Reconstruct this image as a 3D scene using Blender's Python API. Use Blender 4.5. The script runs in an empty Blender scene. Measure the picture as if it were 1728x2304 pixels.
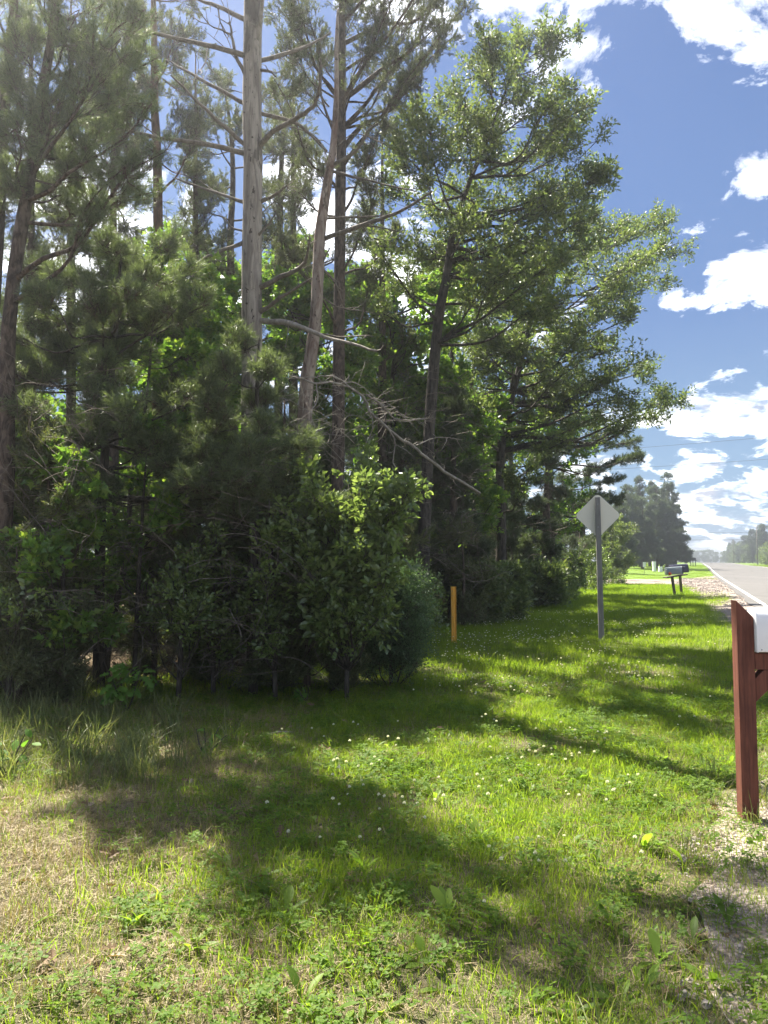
import bpy, math, random
import numpy as np
from mathutils import Vector, Matrix, Euler
random.seed(7); R = np.random.default_rng(11)
sc = bpy.context.scene
COL = sc.collection
rad = math.radians

# ------------------------------------------------------------------ camera
F = 1720.0; HC = 1.55; PITCH = math.atan(113/1720)
cd = bpy.data.cameras.new('camera'); cam = bpy.data.objects.new('camera', cd); COL.objects.link(cam)
cam.location = (0, 0, HC); cam.rotation_euler = (math.pi/2+PITCH, 0, 0)
cd.sensor_fit = 'VERTICAL'; cd.sensor_height = 24; cd.lens = 24*F/2304; cd.clip_end = 6000; cd.clip_start = .05
sc.camera = cam
sc.view_settings.view_transform = 'Standard'; sc.view_settings.look = 'None'
sc.view_settings.exposure = 2.08; sc.view_settings.gamma = 1
sc.view_settings.use_curve_mapping = False
sc.cycles.max_bounces = 5; sc.cycles.diffuse_bounces = 3; sc.cycles.transmission_bounces = 4
sc.cycles.glossy_bounces = 1; sc.cycles.volume_bounces = 0; sc.cycles.transparent_max_bounces = 8

# ------------------------------------------------------------------ sky and sun
SUN_AZ, SUN_EL = rad(-37), rad(57)
SUNV = Vector((math.sin(SUN_AZ)*math.cos(SUN_EL), math.cos(SUN_AZ)*math.cos(SUN_EL), math.sin(SUN_EL)))

class NT:
    def __init__(s, nt): s.t = nt
    def n(s, typ, **kw):
        nd = s.t.nodes.new(typ)
        ins = kw.pop('i', {})
        for k, v in kw.items(): setattr(nd, k, v)
        for k, v in ins.items():
            if isinstance(v, bpy.types.NodeSocket): s.t.links.new(v, nd.inputs[k])
            else: nd.inputs[k].default_value = v
        return nd
    def m(s, op, a, b=0.0, c=0.0, clamp=False):
        return s.n('ShaderNodeMath', operation=op, use_clamp=clamp, i={0: a, 1: b, 2: c}).outputs[0]
    def vm(s, op, a, b=(0, 0, 0)):
        nd = s.n('ShaderNodeVectorMath', operation=op, i={0: a, 1: b})
        return nd.outputs['Value'] if op == 'DOT_PRODUCT' else nd.outputs[0]
    def ramp(s, fac, stops, interp='LINEAR'):
        nd = s.n('ShaderNodeValToRGB', i={0: fac}); cr = nd.color_ramp; cr.interpolation = interp
        while len(cr.elements) < len(stops): cr.elements.new(.5)
        for e, (p, c) in zip(cr.elements, stops):
            e.position = p; e.color = (c if hasattr(c, '__len__') else (c,)*3)[:3] + (1,) if hasattr(c, '__len__') else (c, c, c, 1)
        return nd.outputs[0]
    def mix(s, f, a, b, blend='MIX'):
        nd = s.n('ShaderNodeMix', data_type='RGBA', blend_type=blend, i={0: f})
        for k, v in ((6, a), (7, b)):
            if isinstance(v, bpy.types.NodeSocket): s.t.links.new(v, nd.inputs[k])
            else: nd.inputs[k].default_value = tuple(v)[:3]+(1,)
        return nd.outputs[2]
    def noise(s, vec, scale, detail=4, rough=.5, dist=0, dim='3D'):
        return s.n('ShaderNodeTexNoise', noise_dimensions=dim, i={'Vector': vec, 'Scale': scale, 'Detail': detail, 'Roughness': rough, 'Distortion': dist}).outputs['Fac']

def ray(x, y):
    u = x-864; v = 1152-y
    return Vector((u, F*math.cos(PITCH)-v*math.sin(PITCH), F*math.sin(PITCH)+v*math.cos(PITCH)))

world = bpy.data.worlds.new('World'); sc.world = world; world.use_nodes = True
w = NT(world.node_tree); w.t.nodes.clear()
sky = w.n('ShaderNodeTexSky', sky_type='NISHITA', sun_disc=False, sun_elevation=SUN_EL, sun_rotation=SUN_AZ,
          altitude=200, air_density=1.0, dust_density=.6, ozone_density=2.2)
dirv = w.n('ShaderNodeTexCoord').outputs['Generated']
sx = w.n('ShaderNodeSeparateXYZ', i={0: dirv})
zz = w.m('ADD', w.m('MAXIMUM', sx.outputs[2], 0.0), 0.27)
uv = w.n('ShaderNodeCombineXYZ', i={0: w.m('DIVIDE', sx.outputs[0], zz), 1: w.m('DIVIDE', sx.outputs[1], zz), 2: 0.0}).outputs[0]
# cloud banks lie where the photographed sky has them; the same noise goes on all round
banks = [(1240, 60, 150, .42), (1390, 40, 90, .24), (1600, 50, 110, .32), (1700, 60, 90, .2), (1340, 215, 60, .2), (1700, 330, 80, .30), (1650, 400, 65, .26),
         (1610, 490, 55, .24), (1500, 690, 75, .26), (1430, 715, 60, .2), (1660, 650, 80, .26), (1530, 485, 30, .2),
         (1560, 900, 75, .24), (1690, 930, 90, .34), (1540, 985, 80, .22), (1500, 1075, 60, .2), (1600, 1085, 80, .24),
         (1560, 1175, 80, .26), (1690, 1130, 60, .26), (1480, 1150, 50, .2), (250, 500, 200, .34), (60, 480, 160, .3), (700, 480, 120, .3), (600, 420, 90, .26), (900, 640, 120, .28), (140, 300, 70, .2),
         (1470, 110, 50, -.3), (1310, 480, 110, -.3), (1480, 300, 80, -.2), (1560, 400, 60, -.2), (1180, 330, 120, -.15), (1560, 760, 60, -.15), (1470, 1010, 50, -.12), (1440, 380, 130, -.34), (1560, 230, 90, -.16), (1600, 800, 90, -.30), (1450, 800, 90, -.2), (450, 170, 170, -.4), (1560, 590, 50, -.3), (1650, 1045, 50, -.16), (500, 60, 120, -.3), (960, 230, 100, -.12)]
bsum = None
for (px, py, rp, amp) in banks:
    amp = amp-.12 if amp > 0 else amp-.1
    c = ray(px, py).normalized(); k = 1.0/(2*(rp/F*.72)**2)*2
    e = w.m('EXPONENT', w.m('MULTIPLY_ADD', w.vm('DOT_PRODUCT', dirv, tuple(c)), k, -k))
    bsum = w.m('MULTIPLY_ADD', e, amp, bsum if bsum is not None else 0.0)
def cloud(vec, det=9):
    a = w.noise(vec, 5.2, det, .64, .3)
    b = w.noise(vec, 1.6, 2, .5)
    return w.m('ADD', w.m('MULTIPLY_ADD', a, 3.5, -1.75), w.m('MULTIPLY_ADD', b, 1.2, -.60))
bs = w.m('MULTIPLY_ADD', bsum, 1.25, -.08)
den = w.m('ADD', cloud(uv), bs)
den2 = w.m('ADD', cloud(w.vm('ADD', uv, (-.05, .08, .0)), 4), bs)
mask = w.ramp(den, [(0.0, 0.0), (.22, .30), (.62, 1.0)], 'LINEAR')
low = w.ramp(sx.outputs[2], [(0.03, 1.0), (.32, 0.0)])
shade = w.m('MULTIPLY', w.m('SUBTRACT', den2, .05), 2.3, clamp=True)
shade = w.m('MULTIPLY', shade, w.m('MULTIPLY_ADD', low, .45, .58))
shade = w.m('MULTIPLY', shade, w.m('MULTIPLY_ADD', w.noise(uv, 9.0, 4, .6), 2.4, -.2), clamp=True)
ccol = w.mix(shade, (15.5, 15.6, 15.8), (2.1, 2.2, 2.6))
skyc = w.mix(1.0, sky.outputs[0], (.268, .305, .375), 'MULTIPLY')
hz = w.ramp(sx.outputs[2], [(0.0, .95), (.22, .8), (.55, 0.0)])
hcol = w.ramp(sx.outputs[2], [(0.0, (.34, .44, .54)), (.12, (.23, .34, .46)), (.30, (.135, .21, .37))])
hcol = w.mix(1.0, hcol, (3.95, 4.3, 4.65), 'MULTIPLY')
skyc = w.mix(hz, skyc, hcol)
fin = w.mix(mask, skyc, ccol)
bg = w.n('ShaderNodeBackground', i={0: fin, 1: .085})
w.t.links.new(bg.outputs[0], w.n('ShaderNodeOutputWorld').inputs[0])
world.cycles.sampling_method = 'MANUAL'; world.cycles.sample_map_resolution = 512

sd = bpy.data.lights.new('sun', 'SUN'); sun = bpy.data.objects.new('sun', sd); COL.objects.link(sun)
sd.energy = 5.0; sd.angle = rad(.55); sd.color = (1.0, .93, .80)
sun.rotation_euler = (-SUNV).to_track_quat('-Z', 'Y').to_euler()

# ------------------------------------------------------------------ terrain frame: t along the road, s to its right
AL = rad(22.19); CA, SA = math.cos(AL), math.sin(AL)
def st(x, y): return x*CA-y*SA, x*SA+y*CA
def xy(s, t): return s*CA+t*SA, -s*SA+t*CA
def sm(a, b, v):
    v = np.clip((np.asarray(v, float)-a)/(b-a), 0, 1); return v*v*(3-2*v)
def zroad(t): return .33+.55*sm(60, 150, t)+.45*sm(150, 280, t)-1.0*sm(600, 1500, t)
def gh(x, y):
    x = np.asarray(x, float); y = np.asarray(y, float)
    s, t = st(x, y)
    base = .28*sm(5, 28, y)
    right = zroad(t)-.03-.18*sm(9.5, 11.5, s)*(1-sm(14, 22, s))
    k = sm(.3, 1.35, s)
    k = np.maximum(k, sm(24, 40, t))
    z = base*(1-k)+(zroad(t)-.035)*k
    z = np.where(s > 1.3, right, z)
    z = z+(.30*sm(62, 92, t)*sm(-2.5, -7, s))
    b = .022*np.sin(x*1.9+1.3*np.sin(y*.8))*np.cos(y*1.6+x*.5)+.03*np.sin(x*.6+2)*np.sin(y*.45)
    return z+b*sm(.6, -1.0, s)
def ghf(x, y): return float(gh(x, y))
def P(x, y, D):
    r = ray(x, y); return Vector((0, 0, HC))+r*(D/r.y)
def GX(px, D):
    z = 0
    for _ in range(6):
        v = F*math.tan(math.atan((z-HC)/D)-PITCH)
        X = (px-864)/(F*math.cos(PITCH)-v*math.sin(PITCH))*D
        z = ghf(X, D)
    return Vector((X, D, z))

# ------------------------------------------------------------------ materials
def mat(name):
    m = bpy.data.materials.new(name); m.use_nodes = True; m.node_tree.nodes.clear(); return m, NT(m.node_tree)
def out(n, sh): n.t.links.new(sh, n.n('ShaderNodeOutputMaterial').inputs[0])
def bump(n, h, st_=.5, d=.02): return n.n('ShaderNodeBump', i={'Height': h, 'Strength': st_, 'Distance': d}).outputs[0]
def leafmat(name, c1, c2, c3, trans=.42, rough=.45, tcol=1.5, spec=.5):
    m, n = mat(name)
    isl = n.n('ShaderNodeNewGeometry').outputs['Random Per Island']
    ob = n.n('ShaderNodeObjectInfo').outputs['Random']
    f = n.m('FRACT', n.m('ADD', isl, n.m('MULTIPLY', ob, .77)))
    col = n.ramp(f, [(0, c1), (.55, c2), (1, c3)])
    p = n.n('ShaderNodeBsdfPrincipled', i={'Base Color': col, 'Roughness': rough, 'Specular IOR Level': spec})
    tc = n.mix(1.0, col, (tcol, tcol*1.02, tcol*.45), 'MULTIPLY')
    t = n.n('ShaderNodeBsdfTranslucent', i={0: tc})
    out(n, n.n('ShaderNodeMixShader', i={0: trans, 1: p.outputs[0], 2: t.outputs[0]}).outputs[0])
    return m
def barkmat(name, c1, c2, sc_=9, zs=.25, rough=.9, bst=.7, knots=None):
    m, n = mat(name)
    co = n.n('ShaderNodeTexCoord').outputs['Object']
    mp = n.n('ShaderNodeMapping', i={0: co, 3: (1, 1, zs)}).outputs[0]
    a = n.noise(mp, sc_, 6, .65, .6); b = n.noise(co, 1.7, 3, .5)
    col = n.mix(n.ramp(a, [(.40, 0.0), (.60, 1.0)]), c1, c2)
    col = n.mix(n.m('MULTIPLY', b, .5), col, tuple(v*.75 for v in c2))
    h = a
    if knots:
        k = n.ramp(n.noise(n.n('ShaderNodeMapping', i={0: co, 3: (1, 1, .6)}).outputs[0], 17, 2, .5), [(.655, 0.0), (.69, 1.0)])
        col = n.mix(n.m('MULTIPLY', k, .85), col, knots)
        pe = n.ramp(n.noise(n.n('ShaderNodeMapping', i={0: co, 3: (1, 1, .35)}).outputs[0], 4.5, 5, .6), [(.55, 0.0), (.60, 1.0)])
        col = n.mix(n.m('MULTIPLY', pe, .7), col, tuple(v_*.35 for v_ in c2))
        h = n.m('SUBTRACT', a, n.m('MULTIPLY', k, .5))
    p = n.n('ShaderNodeBsdfPrincipled', i={'Base Color': col, 'Roughness': rough, 'Specular IOR Level': .2, 'Normal': bump(n, h, bst, .03)})
    out(n, p.outputs[0]); return m
def plain(name, c, rough=.6, metal=0, var=.25, sc_=12, bst=.15, spec=.5):
    m, n = mat(name)
    co = n.n('ShaderNodeTexCoord').outputs['Object']
    a = n.noise(co, sc_, 5, .6)
    col = n.mix(n.m('MULTIPLY', a, var*2), c, tuple(v*.55 for v in c))
    p = n.n('ShaderNodeBsdfPrincipled', i={'Base Color': col, 'Roughness': rough, 'Metallic': metal, 'Specular IOR Level': spec, 'Normal': bump(n, a, bst, .01)})
    out(n, p.outputs[0]); return m
def woodmat(name, c1, c2, rough=.75, axis=(14, 14, .9)):
    m, n = mat(name)
    co = n.n('ShaderNodeTexCoord').outputs['Object']
    mp = n.n('ShaderNodeMapping', i={0: co, 3: axis}).outputs[0]
    a = n.noise(mp, 3.0, 7, .6, 1.2)
    wv = n.n('ShaderNodeTexWave', wave_type='BANDS', bands_direction='X', i={'Vector': mp, 'Scale': .9, 'Distortion': 5.0, 'Detail': 3.0, 'Detail Scale': 1.2}).outputs[1]
    v = n.n('ShaderNodeTexVoronoi', i={'Vector': n.n('ShaderNodeMapping', i={0: co, 3: (10, 10, 4)}).outputs[0], 'Scale': .6}).outputs[0]
    kn = n.ramp(v, [(.06, 1.0), (.14, 0.0)])
    col = n.mix(n.m('MULTIPLY_ADD', n.ramp(a, [(.3, 0.0), (.7, 1.0)]), .85, n.m('MULTIPLY', wv, .10)), c1, c2)
    col = n.mix(n.m('MULTIPLY', kn, .8), col, tuple(q*.3 for q in c1))
    b2 = n.noise(co, 5, 3, .5)
    col = n.mix(n.m('MULTIPLY', n.ramp(b2, [(.45, 0.0), (.7, 1.0)]), .35), col, tuple(q*.6 for q in c1))
    p = n.n('ShaderNodeBsdfPrincipled', i={'Base Color': col, 'Roughness': rough, 'Specular IOR Level': .35, 'Normal': bump(n, a, .5, .004)})
    out(n, p.outputs[0]); return m

M = {}
M['bark_snag'] = barkmat('bark_snag', (.40, .36, .31), (.19, .165, .145), 12, .12, bst=1.2, knots=(.05, .04, .035))
M['bark_snag2'] = barkmat('bark_snag2', (.36, .31, .26), (.15, .10, .08), 9, .25, bst=1.2, knots=(.07, .05, .04))
M['bark_dead'] = barkmat('bark_dead', (.20, .175, .15), (.10, .085, .07), 14, .5)
M['bark_pale'] = barkmat('bark_pale', (.36, .33, .29), (.2, .18, .15), 14, .5)
M['bark_pine'] = barkmat('bark_pine', (.16, .125, .10), (.04, .03, .026), 16, .35, bst=1.5)
M['bark_rust'] = barkmat('bark_rust', (.17, .09, .055), (.07, .045, .035), 11, .35)
M['bark_oak'] = barkmat('bark_oak', (.12, .105, .09), (.03, .027, .024), 20, .22, bst=1.5)
M['needle_long'] = leafmat('needle_long', (.082, .112, .070), (.112, .150, .085), (.15, .19, .10), .45, .5, 1.3)
M['needle_short'] = leafmat('needle_short', (.07, .088, .056), (.095, .118, .066), (.13, .15, .08), .42, .5, 1.3)
M['needle_dark'] = leafmat('needle_dark', (.055, .078, .048), (.075, .105, .058), (.10, .135, .07), .4, .5, 1.2)
M['leaf_oak'] = leafmat('leaf_oak', (.075, .108, .05), (.10, .145, .062), (.155, .18, .075), .45, .42, 1.6, .5)
M['leaf_maple'] = leafmat('leaf_maple', (.07, .14, .03), (.10, .19, .04), (.17, .23, .05), .5, .4, 1.8)
M['leaf_shrub'] = leafmat('leaf_shrub', (.10, .15, .06), (.135, .19, .075), (.18, .23, .10), .5, .27, 1.5, .8)
M['leaf_fine'] = leafmat('leaf_fine', (.075, .13, .075), (.095, .165, .09), (.12, .19, .10), .45, .5, 1.3)
M['leaf_big'] = leafmat('leaf_big', (.08, .17, .03), (.10, .20, .035), (.12, .22, .04), .5, .55, 1.8, .15)
M['cedar'] = leafmat('cedar', (.09, .112, .055), (.115, .145, .068), (.15, .155, .085), .42, .6, 1.2)
M['grass'] = leafmat('grass', (.095, .155, .016), (.14, .21, .022), (.21, .255, .04), .55, .55, 2.1, .2)
M['grass_tall'] = leafmat('grass_tall', (.10, .13, .05), (.14, .175, .075), (.22, .22, .11), .45, .5, 1.4, .25)
M['straw'] = leafmat('straw', (.20, .155, .08), (.28, .22, .12), (.36, .29, .17), .3, .6, 1.1)
M['clover'] = leafmat('clover', (.07, .135, .018), (.10, .175, .022), (.14, .21, .03), .5, .55, 1.9, .2)
M['weed'] = leafmat('weed', (.09, .155, .024), (.125, .205, .03), (.17, .25, .04), .52, .5, 2.0, .22)
M['petal'] = leafmat('petal', (.72, .72, .66), (.8, .8, .74), (.82, .78, .74), .4, .6, 1.0)
M['red_wood'] = woodmat('red_wood', (.075, .024, .015), (.20, .07, .044))
M['grey_wood'] = woodmat('grey_wood', (.17, .165, .155), (.27, .26, .24))
M['dark_wood'] = woodmat('dark_wood', (.055, .045, .042), (.11, .09, .08))
M['pole_wood'] = woodmat('pole_wood', (.10, .08, .065), (.16, .13, .11))
M['white_plastic'] = plain('white_plastic', (.80, .81, .83), .38, 0, .04, 4, .03)
M['sign_back'] = plain('sign_back', (.84, .80, .66), .6, .0, .06, 3, .03)
M['yellow'] = plain('yellow', (.85, .47, .06), .5, 0, .12, 8, .05)
M['grey_metal'] = plain('grey_metal', (.20, .235, .25), .4, .3, .1, 6, .05)
M['navy'] = plain('navy', (.035, .033, .06), .35, .1, .1, 6, .05)
M['black'] = plain('black', (.015, .015, .016), .5, 0, .1, 6, .05)
M['orange'] = plain('orange', (.75, .13, .04), .5, 0, .1, 6, .05)
M['steel'] = plain('steel', (.35, .35, .36), .4, .8, .1, 6, .05)
M['wire'] = plain('wire', (.03, .03, .035), .5, 0, .1, 6, 0)
M['paint'] = plain('paint', (.62, .61, .57), .6, 0, .22, 9, .1)
M['pebble'] = plain('pebble', (.36, .31, .28), .8, 0, .3, 20, .3)

# ground: dry litter, moss and soil
m, n = mat('ground')
co = n.n('ShaderNodeTexCoord').outputs['Object']
g1 = n.noise(co, 1.1, 6, .6); g2 = n.noise(co, 22, 6, .7, .4); g3 = n.noise(co, 90, 4, .7)
fib = n.noise(n.n('ShaderNodeMapping', i={0: co, 3: (1, .25, 1)}).outputs[0], 130, 3, .6, 1.5)
c = n.ramp(g2, [(.25, (.075, .06, .042)), (.48, (.16, .13, .085)), (.62, (.26, .21, .145)), (.8, (.36, .30, .22))])
c = n.mix(n.ramp(g1, [(.42, 0.0), (.62, .75)]), c, (.065, .085, .030))
c = n.mix(n.m('MULTIPLY', n.ramp(g3, [(.4, 1.0), (.6, 0.0)]), .45), c, (.06, .05, .035))
c = n.mix(n.m('MULTIPLY', n.ramp(fib, [(.56, 0.0), (.66, 1.0)]), .55), c, (.42, .36, .26))
sxy = n.n('ShaderNodeSeparateXYZ', i={0: co})
dist = n.ramp(n.m('DIVIDE', sxy.outputs[1], 60.0), [(.12, 0.0), (.5, 1.0)])
far = n.mix(n.noise(co, .35, 5, .6), (.10, .17, .03), (.16, .23, .05))
sv = n.vm('DOT_PRODUCT', co, (CA, -SA, 0))
inf = n.ramp(n.m('MULTIPLY_ADD', sv, -.1, 0.0), [(.50, 0.0), (.62, 1.0)])     # leaf litter takes over inside the wood
tv = n.vm('DOT_PRODUCT', co, (SA, CA, 0))
lawnt = n.m('GREATER_THAN', tv, 58.0)
inf = n.m('MULTIPLY', inf, n.m('SUBTRACT', 1.0, lawnt))
c = n.mix(dist, c, far)
c = n.mix(inf, c, n.ramp(g2, [(.3, (.05, .035, .022)), (.6, (.13, .09, .055)), (.85, (.24, .17, .11))]))
p = n.n('ShaderNodeBsdfPrincipled', i={'Base Color': c, 'Roughness': .95, 'Specular IOR Level': .1, 'Normal': bump(n, n.m('ADD', g2, n.m('MULTIPLY', g3, .5)), .9, .03)})
out(n, p.outputs[0]); M['ground'] = m
m, n = mat('gravel')
co = n.n('ShaderNodeTexCoord').outputs['Object']
v = n.n('ShaderNodeTexVoronoi', feature='F1', i={'Vector': co, 'Scale': 38.0})
c = n.mix(n.n('ShaderNodeSeparateColor', i={0: v.outputs['Color']}).outputs[0], (.30, .245, .21), (.46, .41, .37))
c = n.mix(n.ramp(v.outputs[0], [(.35, 0.0), (.75, .7)]), c, (.13, .10, .085))
c = n.mix(n.m('MULTIPLY', n.noise(co, .9, 5, .6), .55), c, (.30, .24, .20))
p = n.n('ShaderNodeBsdfPrincipled', i={'Base Color': c, 'Roughness': .9, 'Specular IOR Level': .2, 'Normal': bump(n, n.m('SUBTRACT', 1.0, v.outputs[0]), 1, .03)})
out(n, p.outputs[0]); M['gravel'] = m
m, n = mat('asphalt')
co = n.n('ShaderNodeTexCoord').outputs['Object']
a = n.noise(co, 70, 3, .7); b = n.noise(n.n('ShaderNodeMapping', i={0: co, 2: (0, 0, AL), 3: (1.3, .05, 1)}).outputs[0], 1.0, 4, .55)
ck = n.n('ShaderNodeTexVoronoi', feature='DISTANCE_TO_EDGE', i={'Vector': n.vm('ADD', co, n.n('ShaderNodeMapping', i={0: n.n('ShaderNodeTexNoise', i={'Vector': co, 'Scale': 1.5}).outputs[1], 3: (.8, .8, 0)}).outputs[0]), 'Scale': .22}).outputs[0]
c = n.mix(a, (.066, .064, .062), (.125, .12, .117)); c = n.mix(n.ramp(b, [(.35, 0.0), (.65, .6)]), c, (.15, .143, .138)); c = n.mix(n.ramp(ck, [(.004, .75), (.010, 0.0)]), c, (.03, .03, .03))
p = n.n('ShaderNodeBsdfPrincipled', i={'Base Color': c, 'Roughness': .82, 'Specular IOR Level': .3, 'Normal': bump(n, a, .6, .01)})
out(n, p.outputs[0]); M['asphalt'] = m

# ------------------------------------------------------------------ mesh helpers
class MB:
    def __init__(s): s.v = []; s.f = []; s.mi = []; s.c = 0; s.cur = 0
    def add(s, vs, fs):
        s.v.extend(vs); s.f.extend([tuple(i+s.c for i in f) for f in fs]); s.mi.extend([s.cur]*len(fs)); s.c += len(vs)
    def box(s, c, d, rot=None, bev=0):
        x, y, z = d[0]/2, d[1]/2, d[2]/2
        vs = [Vector((a*x, b*y, e*z)) for e in (-1, 1) for b in (-1, 1) for a in (-1, 1)]
        if rot is not None: vs = [rot @ v for v in vs]
        c = Vector(c)
        s.add([tuple(v+c) for v in vs], [(0, 2, 3, 1), (4, 5, 7, 6), (0, 1, 5, 4), (2, 6, 7, 3), (0, 4, 6, 2), (1, 3, 7, 5)])
    def prism(s, poly, off):   # poly: list of 3D points, off: extrusion vector
        n = len(poly); off = Vector(off)
        vs = [tuple(Vector(p)) for p in poly]+[tuple(Vector(p)+off) for p in poly]
        s.add(vs, [tuple(range(n))[::-1], tuple(range(n, 2*n))]+[(i, (i+1) % n, n+(i+1) % n, n+i) for i in range(n)])
    def tube(s, pts, rs, k=6, cap=True, lump=0):
        pts = [Vector(p) for p in pts]; n = len(pts); vs = []
        up = Vector((.3, .9, .2))
        for i, p in enumerate(pts):
            d = (pts[min(i+1, n-1)]-pts[max(i-1, 0)])
            if d.length < 1e-6: d = Vector((0, 0, 1))
            d.normalize(); a = d.cross(up)
            if a.length < .1: a = d.cross(Vector((1, 0, 0)))
            a.normalize(); b = d.cross(a)
            for j in range(k):
                th = 2*math.pi*j/k; r = rs[i]*(1+(random.uniform(-lump, lump) if lump else 0))
                vs.append(tuple(p+a*math.cos(th)*r+b*math.sin(th)*r))
        fs = [(i*k+j, i*k+(j+1) % k, (i+1)*k+(j+1) % k, (i+1)*k+j) for i in range(n-1) for j in range(k)]
        if cap: fs += [tuple(range(k))[::-1], tuple((n-1)*k+j for j in range(k))]
        s.add(vs, fs)
    def mesh(s, name, mats, smooth=True):
        me = bpy.data.meshes.new(name); me.from_pydata([tuple(v) for v in s.v], [], s.f)
        for mt in (mats if isinstance(mats, (list, tuple)) else [mats]): me.materials.append(mt)
        if any(s.mi): me.polygons.foreach_set('material_index', s.mi)
        if smooth: me.polygons.foreach_set('use_smooth', [True]*len(me.polygons))
        me.update(); return me
    def build(s, name, mats, parent=None, smooth=True, loc=None, bevel=0):
        o = bpy.data.objects.new(name, s.mesh(name, mats, smooth)); COL.objects.link(o)
        if parent is not None: o.parent = parent
        if loc is not None: o.location = loc
        if bevel:
            b = o.modifiers.new('bevel', 'BEVEL'); b.width = bevel; b.segments = 2; b.limit_method = 'ANGLE'
        return o
def tag(o, label=None, cat=None, group=None, kind=None):
    if label: o['label'] = label
    if cat: o['category'] = cat
    if group: o['group'] = group
    if kind: o['kind'] = kind
    return o
def empty(name, loc, label, cat, group=None, rz=0):
    o = bpy.data.objects.new(name, None); COL.objects.link(o); o.location = loc; o.rotation_euler.z = rz
    o.empty_display_size = .2
    return tag(o, label, cat, group)
def copy_tree(o, parent=None):
    c = o.copy(); COL.objects.link(c)
    if parent is not None: c.parent = parent
    for ch in list(o.children): copy_tree(ch, c)
    return c
def smoothline(pts, sub=3, jit=0):
    pts = [Vector(p) for p in pts]; o = []
    for i in range(len(pts)-1):
        p0 = pts[max(i-1, 0)]; p1 = pts[i]; p2 = pts[i+1]; p3 = pts[min(i+2, len(pts)-1)]
        for k in range(sub):
            t = k/sub
            q = .5*((2*p1)+(-p0+p2)*t+(2*p0-5*p1+4*p2-p3)*t*t+(-p0+3*p1-3*p2+p3)*t**3)
            if jit and (i or k): q += Vector([random.uniform(-jit, jit) for _ in range(3)])
            o.append(q)
    o.append(pts[-1]); return o

# ------------------------------------------------------------------ foliage pieces that get scattered
ZERO = Vector((0, 0, 0))
def leaf(mb, base, ax, up, L, W, prof, fold=.25, droop=.2):
    ax = ax.normalized(); side = ax.cross(up)
    if side.length < .05: side = ax.cross(Vector((1, .2, 0)))
    side.normalize(); nn = side.cross(ax)
    vs = []; n = len(prof)
    for (u, wd) in prof:
        c = base+ax*(u*L)-nn*(droop*L*u*u)
        vs += [c, c+side*(wd*W)+nn*(fold*wd*W), c-side*(wd*W)+nn*(fold*wd*W)]
    fs = []
    for i in range(n-1):
        a, b = 3*i, 3*(i+1)
        if prof[i][1] == 0: fs += [(a, b, b+1), (a, b+2, b)]
        elif prof[i+1][1] == 0: fs += [(a, b, a+1), (a, a+2, b)]
        else: fs += [(a, b, b+1, a+1), (a, a+2, b+2, b)]
    mb.add([tuple(v) for v in vs], fs)
OAKP = [(0, 0), (.18, .16), (.32, .46), (.42, .14), (.58, .52), (.68, .16), (.82, .34), (1, 0)]
OVAL = [(0, 0), (.3, .42), (.65, .42), (1, 0)]
OVAL2 = [(0, 0), (.25, .36), (.5, .5), (.78, .36), (1, 0)]
MAPP = [(0, 0), (.12, .45), (.3, .2), (.45, .55), (.62, .2), (1, 0)]
def rv(s=1): return Vector([random.uniform(-s, s) for _ in range(3)])

def leaf_twig(seed, n, L, W, prof, span, spread, up=.6, stem=.003, lvar=.3):
    random.seed(seed); mb = MB(); mb.cur = 1
    mb.tube([ZERO, Vector((span*.5, .01, .015)), Vector((span, 0, .0))], [stem, stem*.7, stem*.4], 3, False)
    mb.cur = 0
    for i in range(n):
        u = random.uniform(.15, 1)*span
        a = Vector((random.uniform(.1, 1), random.uniform(-1, 1), random.uniform(-.5, .6))).normalized()
        b = Vector((u, 0, 0))+a*random.uniform(.1, 1)*spread
        l = L*random.uniform(1-lvar, 1+lvar)
        leaf(mb, b, (a+rv(.5)), (Vector((0, 0, 1))*up+rv(.55)).normalized(), l, l*W, prof, .25, random.uniform(0, .35))
    return mb
def needle_twig(seed, twigs, span, nl, per, wd, fan=.9, stem=.003):
    random.seed(seed); mb = MB()
    for k in range(twigs):
        ang = 0 if k == 0 else random.uniform(-1, 1)*fan
        el = random.uniform(-.1, .5)
        st_ = Vector((0 if k == 0 else random.uniform(0, .45)*span, 0, 0))
        ln = span*random.uniform(.45, 1) if k else span
        d = Vector((math.cos(ang)*math.cos(el), math.sin(ang)*math.cos(el), math.sin(el)))
        mb.cur = 1; mb.tube([st_, st_+d*ln], [stem, stem*.5], 3, False); mb.cur = 0
        for _ in range(per):
            u = random.uniform(.35, 1.02)**.7
            b = st_+d*ln*min(u, 1)
            q = (d*random.uniform(.35, 1.3)+rv(1)).normalized()
            l = nl*random.uniform(.7, 1.1); sd_ = q.cross(rv(1)).normalized()*wd/2
            mb.add([tuple(b-sd_), tuple(b+sd_), tuple(b+q*l-Vector((0, 0, .12*l)))], [(0, 1, 2)])
    return mb
def cedar_twig(seed, span=.22, n=16):
    random.seed(seed); mb = MB()
    mb.cur = 1; mb.tube([ZERO, Vector((span, 0, .03))], [.003, .0015], 3, False); mb.cur = 0
    for i in range(n):
        u = i/n; sgn = 1 if i % 2 else -1
        d = Vector((.8, sgn*.75, random.uniform(-.2, .5))).normalized()
        b = Vector((span*(.1+.9*u), 0, .03*u)); l = span*(.5-.3*u)*random.uniform(.7, 1.2)
        for k in range(5):
            bb = b+d*l*(k/5); dd = (d+rv(.6)).normalized()
            s1 = dd.cross(rv(1)).normalized()*.0065
            mb.add([tuple(bb-s1), tuple(bb+s1), tuple(bb+dd*l*.45)], [(0, 1, 2)])
    return mb
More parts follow.
